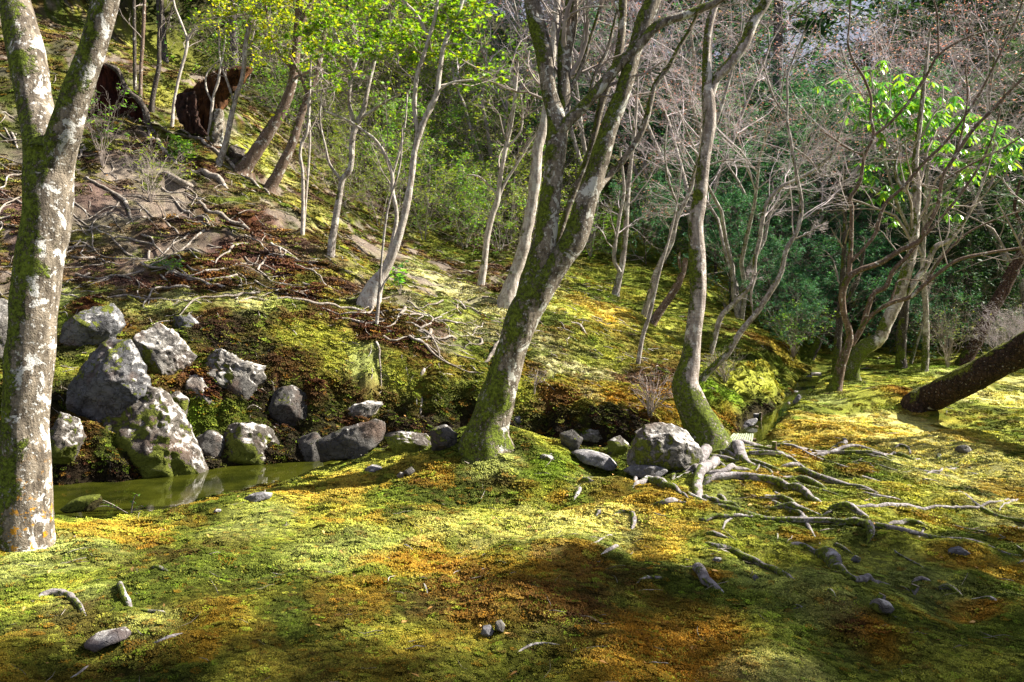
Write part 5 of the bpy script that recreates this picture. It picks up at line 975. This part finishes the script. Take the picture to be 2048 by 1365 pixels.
boughs(ee, A_, [(1750,150,30),(1740,190,40),(1800,190,50),(1850,200,55),(1780,240,50),(1900,230,45),(1950,250,45),(1990,280,45),(1840,260,50),(1720,230,25),(1820,330,35),(1880,310,40),(1960,320,40),(2010,320,35),(1745,375,32),(1800,380,28),(1890,390,30),(1900,430,22),(1690,160,16),(1650,170,14),(1780,440,16),(1930,360,35),(1760,120,16),(1700,200,20),(2030,290,30),(1730,330,25)],
       dg - .4, 'leaf_rhodo', LF_LONG, .19, 24, whorl=8, jit=.9, tw=.008)

# ------------------------------------------------------------------ kinds of forest tree, one of each kind, then copied
def crown_tree(name, cat, h, spread, lmat, shape, ls, nb, per, low=.12, trunk_r=.10, bmat='bark_dark', up=.05, flat=.8, n2_=7, n3=5, twm='twig_grey', lsz=(.7, 1.3), level=.55, multi=1):
    e = bpy.data.objects.new(name, None); COL.objects.link(e); bag = Bag()
    P0 = []
    for m in range(multi):
        a = m / max(multi, 1) * 2 * np.pi + rng.uniform(0, 1); o = np.array([math.cos(a), math.sin(a), 0]) * (0 if multi == 1 else 1)
        t = np.linspace(0, 1, 10); P = np.c_[o[0] * t * spread * .45, o[1] * t * spread * .45, t * h] + np.c_[rng.normal(0, .05, (10, 2)) * h * .12 * t[:, None], np.zeros(10)]; P0.append(P)
    P0 = np.array(P0); P0[:, 0, 2] -= .4; R0 = np.repeat(np.linspace(trunk_r, trunk_r * .15, 10)[None], multi, 0)
    V, F = tubes(P0, R0, 9); k = 1 + .1 * fbm(V * 3, 3)[:, None]; mk('trunk', V * np.c_[k, k, np.ones_like(k)], F, M[bmat], e)
    P1, R1 = grow(P0, R0, nb, spread / h, low, (.9, 1.5), .13, 7, up, 1, .45, .004); P2, R2 = grow(P1, R1, n2_, .55, .15, (.5, 1.1), .2, 5, up * .5, flat, .6, .0035)
    P3, R3 = grow(P2, R2, n3, .5, .2, (.5, 1.1), .25, 4, 0, flat, .6, .003)
    for P, R, sd in ((P1, R1, 5), (P2, R2, 3), (P3, R3, 3)): V, F = tubes(P, R, sd); bag.add(V, F)
    o = bag.build('twigs', M[twm], e); o['kind'] = 'stuff'
    if per:
        i = rng.uniform(.4, 1, (len(P3), per)) * 2.999; k = i.astype(int); f = (i - k)[..., None]; a = np.arange(len(P3))[:, None]
        O_ = (P3[a, k] * (1 - f) + P3[a, np.minimum(k + 1, 3)] * f).reshape(-1, 3) + rng.normal(0, ls * .4, (len(P3) * per, 3))
        b2 = Bag(); b2.add(*leaves(O_, shape[0], shape[1], ls, level=level, sz=lsz)); o = b2.build('crown', M[lmat], e); o['kind'] = 'stuff'
    return e
def bare_maple(h, spread, seed):
    e = bpy.data.objects.new('bare_maple', None); COL.objects.link(e); m = 4; P0 = []
    for k in range(m):
        a = k / m * 2 * np.pi + rng.uniform(0, 1); t = np.linspace(0, 1, 10); q = np.c_[np.cos(a) * t ** 1.4 * spread * .5, np.sin(a) * t ** 1.4 * spread * .5, t ** .9 * h * .85]
        q[1:] += rng.normal(0, .09, (9, 3)); P0.append(q)
    P0 = np.array(P0); P0[:, 0, 2] -= .3; R0 = np.repeat(np.linspace(.085, .018, 10)[None], m, 0); V, F = tubes(P0, R0, 10); mk('trunk', V, F, M['bark_thin'], e)
    P1, R1 = grow(P0, R0, 7, .5, .42, (.5, 1.2), .17, 8, .06, 1, .5, .006); P2, R2 = grow(P1, R1, 6, .55, .2, (.4, 1.0), .2, 6, .02, .6, .55, .0028)
    P3, R3 = grow(P2, R2, 7, .5, .2, (.4, .9), .2, 4, .02, .5, .55, .0018); P4, R4 = grow(P3, R3, 2, .6, .2, (.3, .9), .2, 3, .02, .5, .7, .0014)
    bag = Bag()
    for P, R, sd in ((P1, R1, 6), (P2, R2, 4), (P3, R3, 3), (P4, R4, 3)): V, F = tubes(P, R, sd); bag.add(V, F)
    o = bag.build('twigs', M['twig_pink'], e); o['kind'] = 'stuff'
    b2 = Bag(); O_ = P4[:, -1]; b2.add(*leaves(O_, *LF_OVAL, .045, level=.3)); o = b2.build('buds', M['bud_red'], e); o['kind'] = 'stuff'
    return e
def copy_tree(o, parent=None):
    c = o.copy(); COL.objects.link(c); c.parent = parent
    for ch in o.children: copy_tree(ch, c)
    return c
PRO = {
 'maple': [bare_maple(8.5, 6.5, 1), bare_maple(9.5, 6, 2), bare_maple(7.5, 7, 3)],
 'teal': [crown_tree('evergreen_tree', 'tree', 6.5, 3.4, 'leaf_teal', LF_OVAL, .15, 30, 9, .05, n2_=6, n3=5), crown_tree('evergreen_tree', 'tree', 5.2, 3.6, 'leaf_teal', LF_OVAL, .13, 26, 9, .05, n2_=7, n3=5)],
 'dark': [crown_tree('evergreen_tree', 'tree', 10, 4.2, 'leaf_dark', LF_OVAL, .20, 34, 9, .06, n2_=7, n3=5), crown_tree('evergreen_tree', 'tree', 8, 4.6, 'leaf_dark', LF_OVAL, .17, 32, 9, .04, n2_=7, n3=5)],
 'green': [crown_tree('leafy_bush', 'bush', 2.8, 2.2, 'leaf_shrub', LF_OVAL, .11, 9, 6, .05, .03, 'bark_thin', .15, .9, 5, 4, multi=3), crown_tree('leafy_bush', 'bush', 3.4, 2.4, 'leaf_olive', LF_OVAL, .10, 9, 5, .05, .03, 'bark_thin', .15, .9, 5, 4, multi=3)],
 'cedar': [crown_tree('cedar_tree', 'tree', 21, 3.4, 'leaf_dark', LF_LONG, .42, 60, 5, .38, .24, 'bark_cedar', -.12, .5, 6, 4, level=.7), crown_tree('cedar_tree', 'tree', 17, 3.0, 'leaf_dark', LF_LONG, .38, 55, 5, .3, .2, 'bark_cedar', -.1, .5, 6, 4, level=.7)],
}
USED = {}
LAB = {'maple': ('bare maple with a haze of pinkish grey twigs', 'maple tree', 'bare maples behind the moss garden'),
       'teal': ('dense blue green evergreen on the shaded hillside', 'evergreen tree', 'blue green evergreens on the hillside'),
       'dark': ('dark leafy evergreen in the shade of the forest', 'evergreen tree', 'dark evergreens of the forest edge'),
       'green': ('light green leafy bush on the slope behind the slender trees', 'bush', 'leafy bushes on the far slope'),
       'cedar': ('tall straight cedar rising out of the forest behind', 'cedar tree', 'tall cedars of the forest')}
def plant(kind, x, y, s=1.0, i=None, lab=None):
    lst = PRO[kind]; i = int(rng.integers(len(lst))) if i is None else i; p = lst[i]
    o = p if p.name not in USED else copy_tree(p); USED[p.name] = 1
    o.location = (x, y, float(H(np.array([x]), np.array([y]))[0]) - .05); o.scale = (s, s, s * rng.uniform(.9, 1.1)); o.rotation_euler = (rng.normal(0, .03), rng.normal(0, .03), rng.uniform(0, 6.28))
    l = LAB[kind]; u_ = 1024 + x / y * FPX; zn = [(250, 'behind the stout lichened tree'), (620, 'above the two broken stumps'), (950, 'behind the slender pale saplings'), (1250, 'behind the large mossy leaning tree'), (1600, 'behind the curved pale tree'), (1850, 'behind the bare many stemmed tree'), (2080, 'above the leaning pine'), (9e9, 'beyond the right edge')]
    z_ = next(b for a, b in zn if u_ < a) if u_ > -30 else 'beyond the left edge'
    q_ = {'maple': 'bare maple hazy with pinkish twigs', 'teal': 'blue green evergreen', 'dark': 'dark leafy evergreen', 'green': 'light green leafy bush', 'cedar': 'tall straight cedar'}[kind]
    far_ = ('nearer' if y < 22 else 'mid distance' if y < 30 else 'far off' if y < 40 else 'farthest'); tag(o, lab or '%s %s, %s' % (far_, q_, z_), l[1], l[2]); return o
def at(u, d): return (u - 1024) / FPX * d, d
for (u, d, s) in [(905,33,.9),(985,28,.95),(1090,33,1),(1180,25,1),(1300,29,1),(1400,23.5,1),(1560,23.5,.9),(1740,25,1),(1890,21.5,1),(1960,28,1.1),(2070,20,1),(1460,36,1),(1850,34,1.1),(1130,40,1),(1480,19.5,.7)]:
    plant('maple', *at(u, d), s * 1.05)
for (u, d, s) in [(1330,31,1),(1400,28.5,.9),(1480,30,1),(1560,27,.95),(1640,29.5,1.1),(1500,24.5,.55),(1380,25.5,.5),(1730,26.5,1),(1800,29,1.1),(1250,33,1),(1170,35,1),(1080,36,1),(1660,22.5,.5),(1780,21,.42),(1560,33,1.1),(1430,34,1.2),(1290,23,.4),(1350,26,.5),(1430,24,.5),(1460,21.5,.4),(1540,20,.38),(1600,21,.42),(1690,19.5,.4),(1590,18,.25),(1850,19,.35),(1930,23,.6),(1750,22.5,.6)]:
    plant('teal', *at(u, d), s)
for (u, d, s) in [(1700,24,.65),(1780,25.5,.75),(1860,24.5,.7),(1940,25,.8),(2020,24,.7),(2100,26,.9),(1620,36,.6),(1720,37,.65),(1820,36,1.2),(1900,35,1.2),(1990,38,1.2),(2080,35,1.1),(1540,40,1),(1450,43,1.1),(1350,42,1.1),(1250,45,1.1),(1150,48,1),(1050,46,1),(2400,38,1.0),(950,50,1),(1840,20.5,.38),(1930,21,.42),(1990,22.5,.5),(2060,22,.45),(60,27,.6),(200,29,.6),(150,25.5,.4)]:
    plant('dark', *at(u, d), s)
for (u, d, s) in [(700,26,1),(760,28,1.1),(820,30,1.2),(880,28,1.1),(940,31,1.2),(860,34,1.2),(780,34,1.2),(990,32,1.1),(720,31,1.1),(660,29,1),(620,26,.9),(560,29,1),(500,28,1),(640,34,1.1),(920,36,1.3),(1040,33,1.1),(450,31,1),(390,30,.9),(650,22.5,.45),(720,23,.5),(860,24,.5),(760,24.5,.6),(820,25.5,.7),(930,26,.6),(1000,27,.7),(1100,28,.6),(580,24,.5),(300,30,.8),(540,33,1.1),(1280,25.5,.5),(1330,24,.35),(690,36,1.3),(760,20.5,.5),(850,21,.6),(930,21.5,.6),(1000,22,.65),(690,19.5,.4),(1080,23,.6),(1180,23,.5),(900,25,.9),(1020,25,.9),(800,23,.8),(840,38,1.4),(600,38,1.3),(480,36,1.2),(760,40,1.4)]:
    plant('green', *at(u, d), s)
for (u, d, s) in [(1539,30,1.05),(555,31,.9),(682,34,.9),(478,27,.8),(95,25,.8),(142,26,.8),(1145,40,1),(870,40,1),(1255,37,1),(1990,40,1),(1375,40,1),(970,44,1),(770,44,1),(400,38,1),(250,34,1),(-40,30,1),(1440,48,.9),(1830,46,1),(1900,52,1.1),(2100,44,1.1),(2250,40,1),(2400,46,1),(1060,50,1.1),(610,45,1),(-200,32,1),(2550,34,1),(340,28,.75),(20,36,1),(1320,50,1),(1200,46,1)]:
    plant('cedar', *at(u, d), s)
# unseen trees added beyond the frame so their crowns shade the garden
for (x, y, k, s) in [(-13,9,'dark',.9),(-16,15,'cedar',.9),(14,9.5,'maple',1.0),(19,19,'maple',1.1),(-11,3,'maple',1),(12,4.5,'maple',1.0),(20,8,'cedar',.8),(14.5,6.2,'cedar',.72),(9.6,1.6,'dark',.75),(9,-1,'teal',.9),(26,16,'cedar',.9)]:
    plant(k, x, y, s)

# ------------------------------------------------------------------ moss sprigs over the ground
def sprig(n, rad, hh, wd, seed):
    r_ = np.random.default_rng(seed); V = []; F = []; tp = []; rd = []
    for k in range(n):
        a, q = r_.uniform(0, 6.28), rad * math.sqrt(r_.random()); b = np.array([math.cos(a) * q, math.sin(a) * q, -.15 * hh]); h_ = hh * r_.uniform(.55, 1.15) * (1 - .3 * q / rad)
        l = np.array([r_.normal(0, .35) + .4 * math.cos(a) * q / rad, r_.normal(0, .35) + .4 * math.sin(a) * q / rad, 1]); t = b + l * h_; m = b + l * h_ * .55; i = len(V); R = r_.random()
        for j in range(3):
            th = j * 2.094 + a; V.append(b + .5 * wd * np.array([math.cos(th), math.sin(th), 0])); tp.append(0)
        for j in range(3):
            th = j * 2.094 + a + .5; V.append(m + wd * np.array([math.cos(th), math.sin(th), 0])); tp.append(.55)
        V.append(t); tp.append(1); rd += [R] * 7
        for j in range(3):
            j2 = (j + 1) % 3; F += [(i+j, i+j2, i+3+j2), (i+j, i+3+j2, i+3+j), (i+3+j, i+3+j2, i+6)]
    return np.array(V), np.array(F), np.array(tp), np.array(rd)
hid = bpy.data.collections.new('moss_sprig_kinds')
for k in range(4):
    V, F, tp, rd = sprig([40, 36, 46, 30][k], 1.0, [.28, .36, .22, .46][k], [.19, .17, .20, .13][k], k)
    me = mk('moss_sprig', V, F, M['sprig'], smooth=False, attrs={'tip': tp, 'rnd': rd}, link=False); hid.objects.link(bpy.data.objects.new('moss_sprig', me))
NP = 105000
lnd = rng.uniform(math.log(2.6), math.log(24), NP); dd = np.exp(lnd); an = rng.uniform(-.68, .68, NP); x = np.tan(an) * dd; y = dd
NB = 42000; pi_ = rng.uniform(2.2, 11, NB); pk = pi_.astype(int); pf = (pi_ - pk)[:, None]; q = PATH[pk, :2] * (1 - pf) + PATH[pk + 1, :2] * pf; tg = nrm(PATH[pk + 1, :2] - PATH[pk, :2])
q = q + np.c_[-tg[:, 1], tg[:, 0]] * rng.uniform(.1, 2.1, (NB, 1)); x = np.r_[x, q[:, 0]]; y = np.r_[y, q[:, 1]]; dd = np.r_[dd, np.full(NB, 7.0)]; NP += NB
z = H(x, y); e_ = .02; gx = (H(x + e_, y) - z) / e_; gy = (H(x, y + e_) - z) / e_; nr = nrm(np.stack([-gx, -gy, np.ones(NP)], -1)); col = colour_at(x, y, z)
lum = col.mean(1); sat = (col.max(1) - col.min(1)) / col.max(1)
pm = fbm(np.stack([x, y, z], -1) * 1.9, 3, 91)
keep = (z > -.19) & (rng.random(NP) < ss(.35, .6, sat) * .97 + .03 * 0) & (path_info(x, y)[0] > path_info(x, y)[2] * .9)
keep &= ~((x > 2.4) & (y > 8.6) & (path_info(x, y)[1] < 0) & (rng.random(NP) < .6))
red = np.clip(col[:, 0] / (col[:, 1] + .01) - .9, 0, 1)
sc = .034 * (dd / 4) ** .82 * rng.uniform(.6, 1.35, NP) * (.75 + .45 * red + .35 * pm)
x, y, z, nr, col, sc = x[keep], y[keep], z[keep], nr[keep], col[keep], sc[keep]
me = bpy.data.meshes.new('moss'); me.vertices.add(len(x)); me.vertices.foreach_set('co', np.stack([x, y, z], -1).ravel())
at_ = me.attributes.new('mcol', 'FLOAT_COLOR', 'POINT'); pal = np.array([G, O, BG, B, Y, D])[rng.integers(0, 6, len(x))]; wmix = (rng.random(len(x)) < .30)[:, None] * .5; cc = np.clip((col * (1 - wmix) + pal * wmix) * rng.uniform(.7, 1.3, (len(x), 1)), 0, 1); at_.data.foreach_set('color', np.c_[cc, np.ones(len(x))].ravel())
at_ = me.attributes.new('nor', 'FLOAT_VECTOR', 'POINT'); at_.data.foreach_set('vector', nrm(nr + np.array([0, 0, .6])).ravel())
at_ = me.attributes.new('siz', 'FLOAT', 'POINT'); at_.data.foreach_set('value', sc)
moss = bpy.data.objects.new('moss_carpet', me); COL.objects.link(moss)
tag(moss, 'carpet of green, golden and rust coloured moss over the whole garden', 'moss', kind='stuff')
ng = bpy.data.node_groups.new('moss', 'GeometryNodeTree'); ng.interface.new_socket('Geometry', in_out='INPUT', socket_type='NodeSocketGeometry'); ng.interface.new_socket('Geometry', in_out='OUTPUT', socket_type='NodeSocketGeometry')
def gn(t, **kw):
    nd = ng.nodes.new(t)
    for k, v in kw.items(): setattr(nd, k, v)
    return nd
gi = gn('NodeGroupInput'); go = gn('NodeGroupOutput'); m2p = gn('GeometryNodeMeshToPoints'); iop = gn('GeometryNodeInstanceOnPoints'); ci = gn('GeometryNodeCollectionInfo')
ci.inputs[0].default_value = hid; ci.inputs['Separate Children'].default_value = True; ci.inputs['Reset Children'].default_value = True
na = gn('GeometryNodeInputNamedAttribute', data_type='FLOAT_VECTOR'); na.inputs[0].default_value = 'nor'; sa = gn('GeometryNodeInputNamedAttribute', data_type='FLOAT'); sa.inputs[0].default_value = 'siz'
al = gn('FunctionNodeAlignRotationToVector', axis='Z'); rv = gn('FunctionNodeRandomValue', data_type='FLOAT'); rv.inputs[3].default_value = 6.28
rot = gn('FunctionNodeRotateRotation', rotation_space='LOCAL'); cx = gn('ShaderNodeCombineXYZ'); e2r = gn('FunctionNodeEulerToRotation')
L_ = ng.links.new
L_(gi.outputs[0], m2p.inputs[0]); L_(m2p.outputs[0], iop.inputs[0]); L_(ci.outputs[0], iop.inputs['Instance']); iop.inputs['Pick Instance'].default_value = True
L_(na.outputs[0], al.inputs['Vector']); L_(rv.outputs[1], cx.inputs[2]); L_(cx.outputs[0], e2r.inputs[0]); L_(al.outputs[0], rot.inputs[0]); L_(e2r.outputs[0], rot.inputs[1]); L_(rot.outputs[0], iop.inputs['Rotation']); L_(sa.outputs[0], iop.inputs['Scale']); L_(iop.outputs[0], go.inputs[0])
md = moss.modifiers.new('moss', 'NODES'); md.node_group = ng

# ------------------------------------------------------------------ litter: twigs, needles and dry leaves
NL = 5200; lnd = rng.uniform(math.log(3.0), math.log(20), NL); dd = np.exp(lnd); an = rng.uniform(-.66, .66, NL); x = np.tan(an) * dd; y = dd; z = H(x, y); pi_ = path_info(x, y)
slope = (pi_[1] > 0) & (pi_[0] > .6) & (x < 2.5); kp = (z > -.15) & (slope | (rng.random(NL) < .10)); x, y, z, dd = x[kp], y[kp], z[kp], dd[kp]; n = len(x)
a = np.where(rng.random(n) < .6, rng.normal(-.5, .5, n), rng.uniform(0, 6.28, n)); ln = rng.uniform(.05, .22, n) * (dd / 9) ** .5; K5 = 5; t = np.linspace(-.5, .5, K5)[None]
cv = rng.normal(0, .25, n)[:, None] * (t ** 2); px_ = x[:, None] + ln[:, None] * (t * np.cos(a)[:, None] - cv * np.sin(a)[:, None]); py_ = y[:, None] + ln[:, None] * (t * np.sin(a)[:, None] + cv * np.cos(a)[:, None])
rr_ = rng.uniform(.0015, .006, n) * (dd / 8); pz_ = H(px_.ravel(), py_.ravel()).reshape(n, K5) + rr_[:, None] + .008 + rng.uniform(0, .03, (n, 1)) * (t + .5)
V, F = tubes(np.stack([px_, py_, pz_], -1), rr_[:, None] * np.array([[.5, 1, 1, .9, .4]]), 4)
o = mk('twig_litter', V, F, M['root_slope']); tag(o, 'scattered fallen twigs and thin rootlets on the mossy slope', 'twigs', kind='stuff')
NL = 1500; lnd = rng.uniform(math.log(2.9), math.log(16), NL); dd = np.exp(lnd); an = rng.uniform(-.66, .66, NL); x = np.tan(an) * dd; y = dd; z = H(x, y); kp = (z > -.15) & ((path_info(x, y)[1] > 0) | (rng.random(NL) < .14))
O_ = np.stack([x, y, z + .02 + .002 * dd], -1)[kp]; b2 = Bag(); b2.add(*leaves(O_, *LF_OVAL, .038, level=.7)); o = b2.build('leaf_litter', M['dead']); tag(o, 'scattered dry brown leaves fallen on the moss', 'fallen leaves', kind='stuff')
